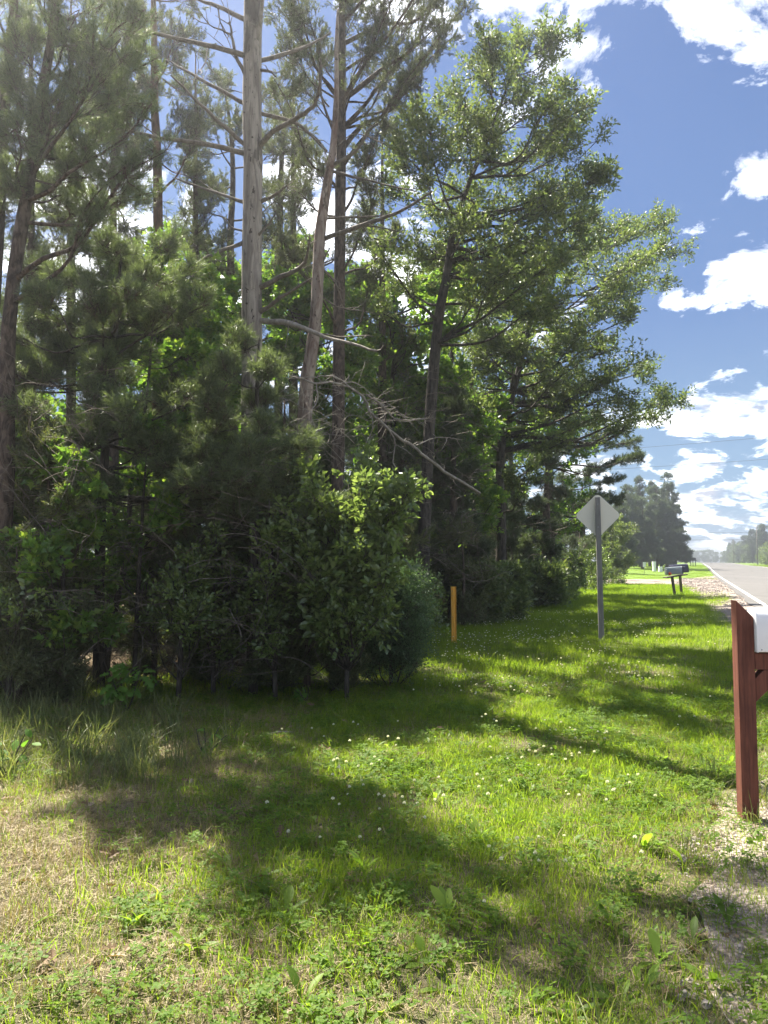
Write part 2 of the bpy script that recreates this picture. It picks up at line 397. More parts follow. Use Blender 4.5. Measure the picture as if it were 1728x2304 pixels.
def blades(seed, n, rad_, hmin, hmax, wd, lean=.5, seg=3, curl=.6):
    random.seed(seed); mb = MB()
    for _ in range(n):
        a = random.uniform(0, 6.283); r = rad_*math.sqrt(random.random())
        b = Vector((r*math.cos(a), r*math.sin(a), -.01)); h = random.uniform(hmin, hmax)
        a2 = random.uniform(0, 6.283); ld = Vector((math.cos(a2), math.sin(a2), 0))
        sd_ = Vector((-ld.y, ld.x, 0)); sd_ = (sd_+ld*random.uniform(-.6, .6)).normalized()
        ln = random.uniform(.1, 1)*lean; w_ = wd*random.uniform(.7, 1.3); vs = []; fs = []
        for i in range(seg+1):
            u = i/seg; c_ = b+Vector((0, 0, 1))*h*(u-curl*.35*ln*u*u*u)+ld*(ln*h*(u**1.8))
            if i == seg: vs.append(c_)
            else: ww = w_*(1-.55*u*u)/2; vs += [c_-sd_*ww, c_+sd_*ww]
        for i in range(seg-1): fs.append((2*i, 2*i+1, 2*i+3, 2*i+2))
        fs.append((2*seg-2, 2*seg-1, 2*seg))
        mb.add([tuple(v) for v in vs], fs)
    return mb
def clover_clump(seed, n=12, r=.09):
    random.seed(seed); mb = MB()
    for _ in range(n):
        a = random.uniform(0, 6.283); q = r*math.sqrt(random.random()); h = random.uniform(.035, .085)
        c_ = Vector((q*math.cos(a), q*math.sin(a), h)); b0 = c_+Vector((random.uniform(-.02, .02), random.uniform(-.02, .02), -h-.01))
        mb.add([tuple(b0), tuple(b0+Vector((.0015, 0, 0))), tuple(c_)], [(0, 1, 2)])
        a0 = random.uniform(0, 6.28); t_ = rv(.25)
        for k in range(3):
            an = a0+k*2.09; d = (Vector((math.cos(an), math.sin(an), .12))+t_*.5).normalized()
            leaf(mb, c_, d, Vector((0, 0, 1))+t_, .019*random.uniform(.8, 1.3), .018, [(0, 0), (.55, .42), (.95, .4), (1.0, 0)], .2, .1)
    return mb
def rosette(seed, n=7, L=.11, W=.28, up_=.7):
    random.seed(seed); mb = MB()
    for k in range(n):
        an = k*2.4+random.uniform(-.3, .3); e = random.uniform(.2, 1)*up_
        d = Vector((math.cos(an)*math.cos(e), math.sin(an)*math.cos(e), math.sin(e)))
        leaf(mb, Vector((0, 0, -.005)), d, Vector((0, 0, 1)), L*random.uniform(.6, 1.15), W*L, [(0, 0), (.15, .09), (.35, .2), (.6, .45), (.82, .42), (1, 0)], .3, random.uniform(.1, .5))
    return mb
def litter(seed, n=55, r=.15):
    random.seed(seed); mb = MB()
    for _ in range(n):
        a = random.uniform(0, 6.28); q = r*math.sqrt(random.random()); b = Vector((q*math.cos(a), q*math.sin(a), random.uniform(.002, .02)))
        a = random.uniform(0, 6.28); d = Vector((math.cos(a), math.sin(a), random.uniform(-.1, .25))); l = random.uniform(.02, .08)
        s1 = Vector((-d.y, d.x, 0))*.0011
        mid = b+d*l*.5+rv(.003)
        mb.add([tuple(b-s1), tuple(b+s1), tuple(mid+s1), tuple(mid-s1), tuple(b+d*l)], [(0, 1, 2, 3), (3, 2, 4)])
    return mb
def pebbles(seed, n=14, r=.12, s0=.006, s1=.02):
    random.seed(seed); mb = MB()
    for _ in range(n):
        a = random.uniform(0, 6.28); q = r*math.sqrt(random.random()); c_ = Vector((q*math.cos(a), q*math.sin(a), 0)); z = random.uniform(s0, s1)
        vs = [c_+Vector((math.cos(i*1.2566+a)*z*random.uniform(.7, 1.2), math.sin(i*1.2566+a)*z*random.uniform(.7, 1.2), -.003)) for i in range(5)]
        vs += [c_+Vector((math.cos(i*1.2566+a+.4)*z*.6, math.sin(i*1.2566+a+.4)*z*.6, z*random.uniform(.5, .9))) for i in range(5)]
        mb.add([tuple(v) for v in vs], [(i, (i+1) % 5, 5+(i+1) % 5, 5+i) for i in range(5)]+[(5, 6, 7, 8, 9)])
    return mb

NG = {}
def kit(name, mbs, mats):
    """geometry-node group that instances the given small meshes on points (attributes rot, scl, idx)"""
    coll = bpy.data.collections.new(name+'_kit')
    for i, mb in enumerate(mbs):
        o = bpy.data.objects.new('%s_piece' % name, mb.mesh(name, mats, False)); coll.objects.link(o)
    g = bpy.data.node_groups.new(name, 'GeometryNodeTree')
    g.interface.new_socket('Geometry', in_out='INPUT', socket_type='NodeSocketGeometry')
    g.interface.new_socket('Geometry', in_out='OUTPUT', socket_type='NodeSocketGeometry')
    q = NT(g)
    gi = q.n('NodeGroupInput'); go = q.n('NodeGroupOutput')
    ci = q.n('GeometryNodeCollectionInfo', i={'Collection': coll, 'Separate Children': True, 'Reset Children': True})
    ra = q.n('GeometryNodeInputNamedAttribute', data_type='FLOAT_VECTOR', i={'Name': 'rot'})
    sa = q.n('GeometryNodeInputNamedAttribute', data_type='FLOAT', i={'Name': 'scl'})
    ia = q.n('GeometryNodeInputNamedAttribute', data_type='INT', i={'Name': 'idx'})
    er = q.n('FunctionNodeEulerToRotation', i={0: ra.outputs[0]})
    ip = q.n('GeometryNodeInstanceOnPoints', i={'Points': gi.outputs[0], 'Instance': ci.outputs[0], 'Pick Instance': True,
             'Instance Index': ia.outputs[0], 'Rotation': er.outputs[0], 'Scale': sa.outputs[0]})
    g.links.new(ip.outputs[0], go.inputs[0])
    NG[name] = (g, len(mbs), mats)
def scatter(name, kitname, pts, rots, scls, parent=None, loc=None):
    g, n, mats = NG[kitname]
    pts = np.asarray(pts, np.float32).reshape(-1, 3); N = len(pts)
    me = bpy.data.meshes.new(name); me.vertices.add(N); me.vertices.foreach_set('co', pts.ravel())
    me.attributes.new('rot', 'FLOAT_VECTOR', 'POINT').data.foreach_set('vector', np.asarray(rots, np.float32).ravel())
    me.attributes.new('scl', 'FLOAT', 'POINT').data.foreach_set('value', np.asarray(scls, np.float32).ravel())
    me.attributes.new('idx', 'INT', 'POINT').data.foreach_set('value', R.integers(0, n, N).astype(np.int32))
    for mt in (mats if isinstance(mats, (list, tuple)) else [mats]): me.materials.append(mt)
    o = bpy.data.objects.new(name, me); COL.objects.link(o)
    md = o.modifiers.new('scatter', 'NODES'); md.node_group = g
    if parent is not None: o.parent = parent
    if loc is not None: o.location = loc
    o['kind'] = 'stuff'
    return o

kit('oak_leaves', [leaf_twig(i, 15, .095, .62, OAKP, .24, .11) for i in range(4)], [M['leaf_oak'], M['bark_oak']])
kit('maple_leaves', [leaf_twig(i+10, 11, .10, .85, MAPP, .22, .10) for i in range(3)], [M['leaf_maple'], M['bark_oak']])
kit('shrub_leaves', [leaf_twig(i+20, 10, .058, .55, OVAL2, .22, .035, .8) for i in range(4)], [M['leaf_shrub'], M['bark_oak']])
kit('fine_leaves', [leaf_twig(i+30, 34, .024, .5, OVAL, .26, .05, .7, .002) for i in range(3)], [M['leaf_fine'], M['bark_oak']])
kit('long_needles', [needle_twig(i+40, 3, .20, .12, 17, .006) for i in range(4)], [M['needle_long'], M['bark_pine']])
kit('long_needles_far', [needle_twig(i+44, 4, .34, .15, 18, .013) for i in range(3)], [M['needle_dark'], M['bark_pine']])
kit('short_needles', [needle_twig(i+50, 3, .22, .06, 26, .0075, .8) for i in range(4)], [M['needle_short'], M['bark_pine']])
kit('short_needles_far', [needle_twig(i+54, 4, .34, .09, 26, .016, .8) for i in range(3)], [M['needle_dark'], M['bark_pine']])
kit('cedar_fronds', [cedar_twig(i+60) for i in range(4)], [M['cedar'], M['bark_pine']])
kit('far_leaves', [leaf_twig(i+70, 12, .20, .7, OVAL, .5, .26, .6) for i in range(3)], [M['leaf_oak'], M['bark_oak']])
kit('wood_leaves', [leaf_twig(i+75, 11, .13, .7, OVAL, .3, .16, .6) for i in range(3)], [M['leaf_maple'], M['bark_oak']])

# ------------------------------------------------------------------ tree builder
def d2rot(d, spin):
    d = np.asarray(d, float); l = np.linalg.norm(d, axis=-1); l[l == 0] = 1
    phi = np.arctan2(d[:, 1], d[:, 0]); el = np.arcsin(np.clip(d[:, 2]/l, -1, 1))
    return np.stack([spin, -el, phi], 1)
def rad_at(pts, rs, z):
    best = min(range(len(pts)), key=lambda i: abs(pts[i].z-z)); return best
def grow(root, trunk, trad, clumps, kitn, bark, sub=9, per=7, tl=1.0, scl=(.8, 1.25), rise=.35, spin=.5, outw=.6, sag=0, limb=1.0, tk=10, flat=.75, bare=0, woodname='trunk', leafname='crown', tipup=.25, minz=.15, subr=.006):
    """trunk polyline + limbs reaching to each clump (centre, radius); twigs of foliage along the boughs. Local coordinates of root."""
    mb = MB(); tp = smoothline(trunk, 3, 0)
    tr = list(np.interp(np.linspace(0, len(trad)-1, len(tp)), range(len(trad)), trad))
    mb.tube(tp, tr, tk, True, .05)
    P_, D_ = [], []
    zmin, zmax = tp[0].z, tp[-1].z
    for (c_, r_) in clumps:
        c_ = Vector(c_)
        hd = min(((Vector((c_.x-q.x, c_.y-q.y, 0))).length) for q in tp)
        za = c_.z-hd*rise*random.uniform(.7, 1.3)
        za = max(zmin+minz*(zmax-zmin), min(za, zmax))
        i = rad_at(tp, tr, za); a = tp[i]
        L = (c_-a).length
        mid = a.lerp(c_, .5)+Vector((0, 0, -.10*L if sag >= 0 else .1*L))+rv(.07*L)
        q3 = a.lerp(c_, .8)+rv(.04*L)+Vector((0, 0, -sag*.1*L))
        lp = smoothline([a, a.lerp(mid, .5)+rv(.03*L), mid, q3, c_+(c_-a).normalized()*r_*.6], 3)
        r0 = min(tr[i]*.62, (.012+.011*L)*limb)
        mb.tube(lp, list(np.linspace(r0, .005, len(lp))), 5, False)
        if kitn is None: continue
        for k in range(sub):
            j = int(len(lp)*random.uniform(.45, .99)); b = lp[min(j, len(lp)-1)]
            d = rv(1); d.normalize(); d = Vector((d.x, d.y, d.z*flat))
            e = c_+d*r_*random.uniform(.35, 1.0)
            if (e-b).length > r_*1.7: e = b+(e-b).normalized()*r_*1.7
            m_ = b.lerp(e, .5)+rv(.12*r_)-Vector((0, 0, .06*r_))
            e = e+Vector((0, 0, tipup*r_*.4-sag*.15*r_))
            sp = [b, b.lerp(m_, .55)+rv(.05*r_), m_, m_.lerp(e, .5)+rv(.04*r_), e]
            mb.tube(sp, [subr*limb, subr*.8*limb, subr*.6, subr*.5, subr*.35], 3, False)
            for q in range(per):
                u = random.uniform(.25, 1.0) if q else 1.0
                x_ = u*4; ii = min(int(x_), 3); pt = sp[ii].lerp(sp[ii+1], x_-ii)
                dd = (sp[ii+1]-sp[ii]).normalized()*outw+rv(.8)*(1-.3*outw)+Vector((0, 0, tipup-sag*.25))
                P_.append(pt+rv(.03)); D_.append(dd)
    tob = mb.build(woodname, bark, root)
    if P_:
        P_ = np.array([tuple(p) for p in P_]); D_ = np.array([tuple(p) for p in D_])
        rot = d2rot(D_, R.uniform(-spin, spin, len(P_)))
        scatter(leafname, kitn, P_, rot, R.uniform(scl[0], scl[1], len(P_))*tl, root)
    return tob
def loc(root, pts): return [Vector(p)-root.location for p in pts]
def pxl(lst, D, dj=0):
    return [P(x, y, D+(random.uniform(-dj, dj) if dj else 0)) for x, y in lst]
def pclumps(root, lst, D, dj, k=1):
    """(px, py, r_px) -> clump centres at real distance D±dj"""
    o = []
    for it in lst:
        x, y, r = it[:3]; Dd = (it[3] if len(it) > 3 else D)+random.uniform(-dj, dj)
        o.append((P(x, y, Dd)-root.location, r/F*Dd))
    return o
def tree(name, px, D, label, cat, group=None):
    return empty(name, GX(px, D)-Vector((0, 0, .05)), label, cat, group)

# ================================================================== SETTING
def grid_sheet(name, ss_fn, ts, cols, zf, m_, kind='structure'):
    mb = MB(); vs = []; n_ = len(ts)
    for t in ts:
        a, b = ss_fn(t)
        for j in range(cols+1):
            s_ = a+(b-a)*j/cols; x, y = xy(s_, t); vs.append((x, y, zf(x, y, s_, t)))
    fs = [(i*(cols+1)+j, i*(cols+1)+j+1, (i+1)*(cols+1)+j+1, (i+1)*(cols+1)+j) for i in range(n_-1) for j in range(cols)]
    mb.add(vs, fs); o = mb.build(name, m_, None, True); return tag(o, kind=kind)
# ground disc, fine near the camera
rr = np.concatenate([[0], np.geomspace(.4, 2500, 240)]); na = 220
vs = [(0, 0, ghf(0, 0))]; X = []
an = np.linspace(0, 2*np.pi, na, endpoint=False)
gx = np.outer(rr[1:], np.sin(an)); gy = np.outer(rr[1:], np.cos(an)); gz = gh(gx, gy)
s_, t_ = st(gx, gy); gz = gz-np.where((s_ > 1.2) & (s_ < 10.4), .05, 0)
gz = gz+np.where((s_ < -25), 0, 0)
vs += list(zip(gx.ravel().tolist(), gy.ravel().tolist(), gz.ravel().tolist()))
fs = [(0, 1+(j+1) % na, 1+j) for j in range(na)]
for i in range(len(rr)-2):
    for j in range(na):
        fs.append((1+i*na+j, 1+i*na+(j+1) % na, 1+(i+1)*na+(j+1) % na, 1+(i+1)*na+j))
mb = MB(); mb.add(vs, [f[::-1] for f in fs]); tag(mb.build('ground', M['ground']), kind='structure')
ts = list(np.concatenate([np.linspace(-40, 60, 80), np.geomspace(61, 1500, 120)]))
grid_sheet('road', lambda t: (1.42+.05*math.sin(t*.9)+.03*math.sin(t*2.7), 10.1), ts, 12, lambda x, y, s, t: float(zroad(t))+.02*(1-((s-5.6)/4.3)**2), M['asphalt'])
for nm, a, b in (('road_edge_line', 1.70, 1.83), ('road_edge_line', 9.35, 9.48)):
    grid_sheet(nm, lambda t: (a, b), ts, 1, lambda x, y, s, t: float(zroad(t))+.02*(1-((s-5.6)/4.3)**2)+.005, M['paint'])
# edge of the gravel, s as a function of t
EDT = [-10, 3.0, 4.6, 5.6, 6.6, 9, 13, 18, 23, 30, 35, 40, 43.5]; EDS = [.35, .05, -.02, .15, .6, .95, 1.0, .69, .34, .1, -.15, -.55, -1.2]
def gedge(t): return float(np.interp(t, EDT, EDS))
def gravelz(x, y, s, t): return ghf(x, y)+.012
def shoulder(t):
    j = .06*math.sin(t*3.1)+.05*math.sin(t*7.3+1)
    return (gedge(t)+j, 1.50)
grid_sheet('gravel_shoulder', shoulder, list(np.linspace(-10, 45.5, 220)), 10, gravelz, M['gravel'])
def drive(t):
    f = (t-44.6)/15.0
    return (-60, 1.50)
# driveway as strips in s
def drv_rows():
    mb = MB(); ss = np.concatenate([np.linspace(-70, -4, 40), np.linspace(-3.7, 1.5, 24)]); vs = []; rows = 16
    for s in ss:
        t0 = 45.3+.15*math.sin(s*2)+.0*s; t1 = 58.5+.15*math.sin(s*1.7)+10*float(sm(-3.2, 1.5, s))**2*1.5
        if s > 1.2: t1 += 0
        for j in range(rows+1):
            t = t0+(t1-t0)*j/rows; x, y = xy(s, t); vs.append((x, y, ghf(x, y)+.018))
    c_ = rows+1
    fs = [(i*c_+j, (i+1)*c_+j, (i+1)*c_+j+1, i*c_+j+1) for i in range(len(ss)-1) for j in range(rows)]
    mb.add(vs, fs); tag(mb.build('driveway', M['gravel']), kind='structure')
drv_rows()

def flare_haze():  # thin air volume added to stand in for lens-flare veil; also fades far trees
    m, n = mat('flare_haze')
    v = n.n('ShaderNodeVolumePrincipled', i={'Color': (.93, .96, 1.0, 1), 'Density': FLARE_HAZE, 'Anisotropy': .8})
    n.t.links.new(v.outputs[0], n.n('ShaderNodeOutputMaterial').inputs['Volume'])
    mb = MB(); mb.box((0, 0, 8.0), (5200, 5200, 19.0)); tag(mb.build('flare_haze', m, None, False), kind='stuff')
FLARE_HAZE = .0018
if FLARE_HAZE: flare_haze()
# ================================================================== FRONT THINGS
# red stained post with white mailbox
def red_mailbox():
    b = GX(1684, 4.7); D = 4.7
    root = empty('mailbox_post', b-Vector((0, 0, .03)), 'red stained square wooden post with slanted top carrying a white mailbox at the right edge', 'mailbox post')
    lz = lambda y: P(1684, y, D).z-root.location.z
    w2 = .049; top1 = lz(1350); top2 = lz(1388)
    yaw = rad(-6)
    root.rotation_euler.z = yaw
    mb = MB()
    poly = [(-w2, -w2, -.25), (w2, -w2, -.25), (w2, -w2, top2), (-w2, -w2, top1)]
    mb.prism([Vector(p) for p in poly], (0, 2*w2, 0)); mb.f = [f for f in mb.f]
    mb.build('post', M['red_wood'], root, False, bevel=.004)
    za, zb = lz(1468), lz(1504)
    mb = MB(); mb.box((.40, .0, (za+zb)/2), (.70, .088, za-zb))
    a = mb.build('arm', M['red_wood'], root, False, bevel=.004)
    # notch line of the arm on the post face
    mb = MB(); z0 = lz(1577); z1 = lz(1537)
    L1 = .50
    mb.prism([(w2+.001, -.042, z0), (w2+.001, -.042, z1+.035), (w2+.001+(zb-z1-.035), -.042, zb-.002), (w2+.001+(zb-z0), -.042, zb-.002)], (0, .084, 0))
    mb.build('brace', M['red_wood'], root, False, bevel=.004)
    # mailbox: side towards the camera, rounded long top
    x0 = w2+.008; x1 = x0+.50; z0 = za+.012; h = lz(1366)-z0; dw = .085; ar = .05
    prof = [(-dw, z0), (dw, z0), (dw, z0+h-.075)]
    for k in range(1, 8):
        t = k/8*math.pi; prof.append((dw*math.cos(t), z0+h-.075+.075*math.sin(t)**.8))
    prof.append((-dw, z0+h-.075))
    mb = MB(); mb.prism([Vector((x0, a_, b_)) for a_, b_ in prof], (x1-x0, 0, 0))
    body = tag(mb.build('mailbox', M['white_plastic'], None, True, root.location, .006), 'white mailbox with arched top fixed on the arm of the red wooden post', 'mailbox')
    body.rotation_euler.z = yaw
    mb = MB(); mb.prism([Vector((x1+.001, a_*1.03, (b_-z0)*1.02+z0-.003)) for a_, b_ in prof], (.02, 0, 0)); mb.build('mailbox_door', M['white_plastic'], body, True, bevel=.004)
    mb = MB(); mb.prism([Vector((x0-.006, a_*1.02, (b_-z0)*1.01+z0-.002)) for a_, b_ in prof], (.009, 0, 0)); mb.build('back_rim', M['white_plastic'], body, True, bevel=.002)
    for xx in (x0+.02,):
        mb = MB(); mb.tube([(xx, -dw-.004, z0+.014), (xx, -dw+.002, z0+.014)], [.004, .004], 8); mb.build('screw', M['steel'], body)
    mb = MB(); mb.box((.38, 0, za+.006), (.44, .14, .011)); mb.build('mounting_board', M['grey_wood'], root, False)
    for xx, zz_ in ((x0+.30, z0+.15),):
        mb = MB(); mb.box((xx, -dw-.006, zz_), (.03, .006, .14)); mb.box((xx+.03, -dw-.006, zz_+.06), (.05, .005, .04)); mb.build('flag', M['orange'], body, False)
red_mailbox()

# back of the warning sign
def sign():
    b = GX(1354, 14.1); D = 14.1
    root = empty('road_sign', b-Vector((0, 0, .05)), 'bare grey back of a diamond road sign on a tall weathered wooden post', 'road sign', rz=rad(-12))
    lz = lambda y: P(1350, y, D).z-root.location.z
    zt, zb = lz(1112), lz(1207); zc = (zt+zb)/2; hd = (zt-zb)/2*1.04
    mb = MB(); lean = -.03
    mb.prism([(-.05, -.052, -.3), (.05, -.052, -.3), (.045+lean, -.052, lz(1119)), (-.045+lean, -.052, lz(1119))], (0, .1, 0))
    mb.build('post', M['grey_wood'], root, False, bevel=.006)
    rc = .11; pl = []
    for k in range(4):
        a0 = k*math.pi/2; c0 = Vector((math.cos(a0), 0, math.sin(a0)))*(hd-rc*.9)
        for q in range(5):
            a = a0-math.pi/4+math.pi/2*q/4
            pl.append(Vector((math.cos(a), 0, math.sin(a)))*rc*.9*.78+c0)
    pl = [p+Vector((lean*.9, .052, zc)) for p in pl]
    mb = MB(); mb.prism(pl, (0, .004, 0)); o = mb.build('sign_panel', M['sign_back'], root, False)
    for z in (zc+.2, zc-.22):
        mb = MB(); mb.tube([(lean, -.058, z), (lean, -.045, z)], [.012, .012], 8); mb.build('bolt', M['steel'], root)
sign()

def yellow_post():
    b = GX(1022, 14.0)
    root = empty('marker_post', b, 'short yellow utility marker post at the edge of the wood', 'marker post', rz=rad(20))
    h = 1.02; t = .006
    mb = MB(); w_ = .047
    mb.prism([(-w_, 0, -.2), (-w_+t, 0, -.2), (-w_+t, .03, -.2), (w_-t, .03, -.2), (w_-t, 0, -.2), (w_, 0, -.2), (w_, .03+t, -.2), (-w_, .03+t, -.2)], (0, 0, h+.2))
    mb.build('channel', M['yellow'], root, False)
    mb = MB(); mb.box((.0, .018, h*.5), (.012, .022, h*.98)); mb.build('rib', M['yellow'], root, False)
    for z in (h-.08, h-.17, h-.55):
        mb = MB(); mb.tube([(-.025, .022, z), (-.025, .031, z)], [.008, .008], 8); mb.build('rivet', M['steel'], root)
yellow_post()

def far_mailboxes():
    D = 29.3
    def lzf(root): return lambda y: P(1520, y, D).z-root.location.z
    def mbox(px, py0, D, L, wd, hh, m1, name_l, yaw, z):
        prof = [(-wd/2, 0), (wd/2, 0), (wd/2, hh*.6)]+[(wd/2*math.cos(k/6*math.pi), hh*.6+hh*.4*math.sin(k/6*math.pi)) for k in range(1, 6)]+[(-wd/2, hh*.6)]
        mb = MB(); mb.prism([Vector((-L/2, a, b)) for a, b in prof], (L, 0, 0))
        o = mb.build('mailbox', m1, None, True, bevel=.004); o.location = z; o.rotation_euler = (0, rad(-4), yaw)
        tag(o, name_l, 'mailbox')
        mb = MB(); mb.prism([Vector((L/2+.001, a*1.04, b*1.03)) for a, b in prof], (.02, 0, 0)); mb.build('mailbox_door', M['navy'], o, True)
        mb = MB(); mb.box((L*.2, -wd/2-.008, hh*.7), (.16, .006, .03)); mb.build('flag', M['steel'], o, False)
        return o
    b1 = GX(1520, D); r1 = empty('mailbox_post', b1, 'dark leaning wooden post nearest of the two under the roadside mailboxes', 'mailbox post')
    b2 = GX(1534, D+1.6); r2 = empty('mailbox_post', b2, 'upright dark post behind the leaning post of the roadside mailboxes', 'mailbox post')
    t1 = P(1512, 1298, D)-b1; t2 = P(1530, 1295, D+1.2)-b2
    mb = MB(); mb.tube([Vector((0, 0, -.2)), t1], [.055, .055], 4); mb.build('post', M['dark_wood'], r1, False)
    mb = MB(); mb.tube([Vector((0, 0, -.2)), t2], [.055, .055], 4); mb.build('post', M['dark_wood'], r2, False)
    mb = MB(); p = P(1519, 1296, D-.1)-b1; mb.box(p, (.78, .5, .035), Matrix.Rotation(rad(-9), 3, 'Y')); mb.build('shelf_board', M['dark_wood'], r1, False)
    mbox(0, 0, 0, .60, .22, .29, M['grey_metal'], 'light grey mailbox in front, on the leaning roadside post', rad(2), P(1516, 1292.5, D-.2))
    mbox(0, 0, 0, .66, .26, .33, M['navy'], 'dark blue mailbox just behind the grey one on the roadside posts', rad(2), P(1527, 1289, D+.25))
    o = MB(); o.tube([P(1504, 1292, D-.3), P(1507, 1290.5, D-.3), P(1510, 1292, D-.3)], [.05, .07, .04], 8)
    tag(o.build('newspaper', M['orange']), 'orange bundle wedged under the end of the grey mailbox', 'bundle')
    # black mailbox far along the verge
    D2 = 128; b = GX(1557, D2); r = empty('mailbox_post', b, 'black mailbox stand far along the left verge', 'mailbox post')
    for dx in (-.25, .22, .75):
        mb = MB(); mb.box((dx*.8, 0, .5), (.10, .10, 1.0)); mb.build('leg', M['black'], r, False)
    mb = MB(); mb.box((0, 0, 1.0), (1.6, .4, .08)); mb.build('shelf', M['black'], r, False)
    for dx in (-.45, .4):
        mb = MB(); mb.prism([(-.25+dx, -.12, 0), (.25+dx, -.12, 0), (.25+dx, -.12, .3), (.12+dx, -.12, .42), (-.12+dx, -.12, .42), (-.25+dx, -.12, .3)], (0, .5, 0))
        k = mb.build('mailbox', M['black'], None, False, b+Vector((0, 0, 1.04)))
        tag(k, 'black mailbox, %s of two on the far stand by the road' % ('left' if dx < 0 else 'right'), 'mailbox')
far_mailboxes()

def pedestal(px, py, D, w_, h_, label, stake=False):
    b = GX(px, D); root = empty('utility_pedestal' if not stake else 'yard_marker', b, label, 'utility box' if not stake else 'yard marker')
    if stake:
        mb = MB(); mb.tube([(0, 0, -.1), (0, 0, h_)], [.02, .02], 6); mb.build('stake', M['steel'], root)
        mb = MB(); mb.box((0, -.03, h_-.25), (w_, .02, .5)); mb.build('plate', M['white_plastic'], root, False)
    else:
        mb = MB(); mb.box((0, 0, h_/2), (w_, w_, h_)); mb.build('cabinet', M['white_plastic'], root, False, bevel=.03)
        mb = MB(); mb.box((0, 0, h_+.012), (w_*1.08, w_*1.08, .05)); mb.build('lid', M['white_plastic'], root, False, bevel=.01)
pedestal(1450, 0, 75, .28, 1.15, 'small white plate on a thin stake at the far lawn', True)
pedestal(1472, 0, 84, .30, 1.05, 'tall narrow white utility box on the far lawn before the spruces')
pedestal(1486, 0, 84, .36, .55, 'low white utility box beside the taller one on the far lawn')

# utility poles and wires
def pole(x, y, h, label, arm=True, yaw=AL):
    z = ghf(x, y); root = empty('utility_pole', (x, y, z), label, 'utility pole', rz=-yaw)
    mb = MB(); mb.tube([(0, 0, -.3), (0, 0, h*.5), (0, 0, h)], [.16, .13, .10], 8); mb.build('pole', M['pole_wood'], root)
    if arm:
        mb = MB(); mb.box((0, .0, h-.5), (2.0, .1, .12)); mb.build('crossarm', M['pole_wood'], root, False)
        for dx in (-.85, .85):
            mb = MB(); mb.tube([(dx, 0, h-.44), (dx, 0, h-.28)], [.04, .03], 6); mb.build('insulator', M['grey_metal'], root)
    return Vector((x, y, z+h))
def wire(a, b, sag, label, r=.011):
    pts = [a.lerp(b, k/20)-Vector((0, 0, sag*4*(k/20)*(1-k/20))) for k in range(21)]
    mb = MB(); mb.tube(pts, [r]*21, 4, False); tag(mb.build('power_line', M['wire']), label, 'power line')
for s, t, h, lb in ((14.5, 118, 9.5, 'nearest utility pole on the right verge among the bushes'),
                    (14.0, 210, 9.5, 'second utility pole down the right verge'), (13.6, 330, 9.5, 'farthest utility pole at the end of the right verge')):
    x, y = xy(s, t); pole(x, y, h, lb, False)
xl, yl = xy(-22, 66); xr, yr = xy(34, 58)
TL = pole(xl, yl, 10.4, 'utility pole hidden in the wood left of the driveway'); TR = pole(xr, yr, 11.4, 'utility pole beyond the road at the far right')
wire(TL, TR, .5, 'upper thin black power line crossing the sky over the road')
wire(TL-Vector((0, 0, 1.45)), TR-Vector((0, 0, 1.6)), .6, 'lower thin black power line crossing the sky over the road')
for hh, lb in ((0, 'power line crossing low over the far end of the road'), (-1.6, 'lowest cable crossing over the far end of the road')):
    a = P(1480, 1193, 170)+Vector((-20, 0, 0)); b = P(1760, 1197, 175)
    wire(a+Vector((0, 0, hh*1.0-.2)), b+Vector((0, 0, hh*1.0)), .3, lb, .03)
b = GX(1600, 200); rt = empty('roadside_marker', b, 'small white sign far along the right verge', 'road sign')
mb = MB(); mb.tube([(0, 0, 0), (0, 0, 1.7)], [.05, .05], 6); mb.build('post', M['steel'], rt)
mb = MB(); mb.box((0, -.06, 1.6), (.7, .04, .8)); mb.build('plate', M['white_plastic'], rt, False)

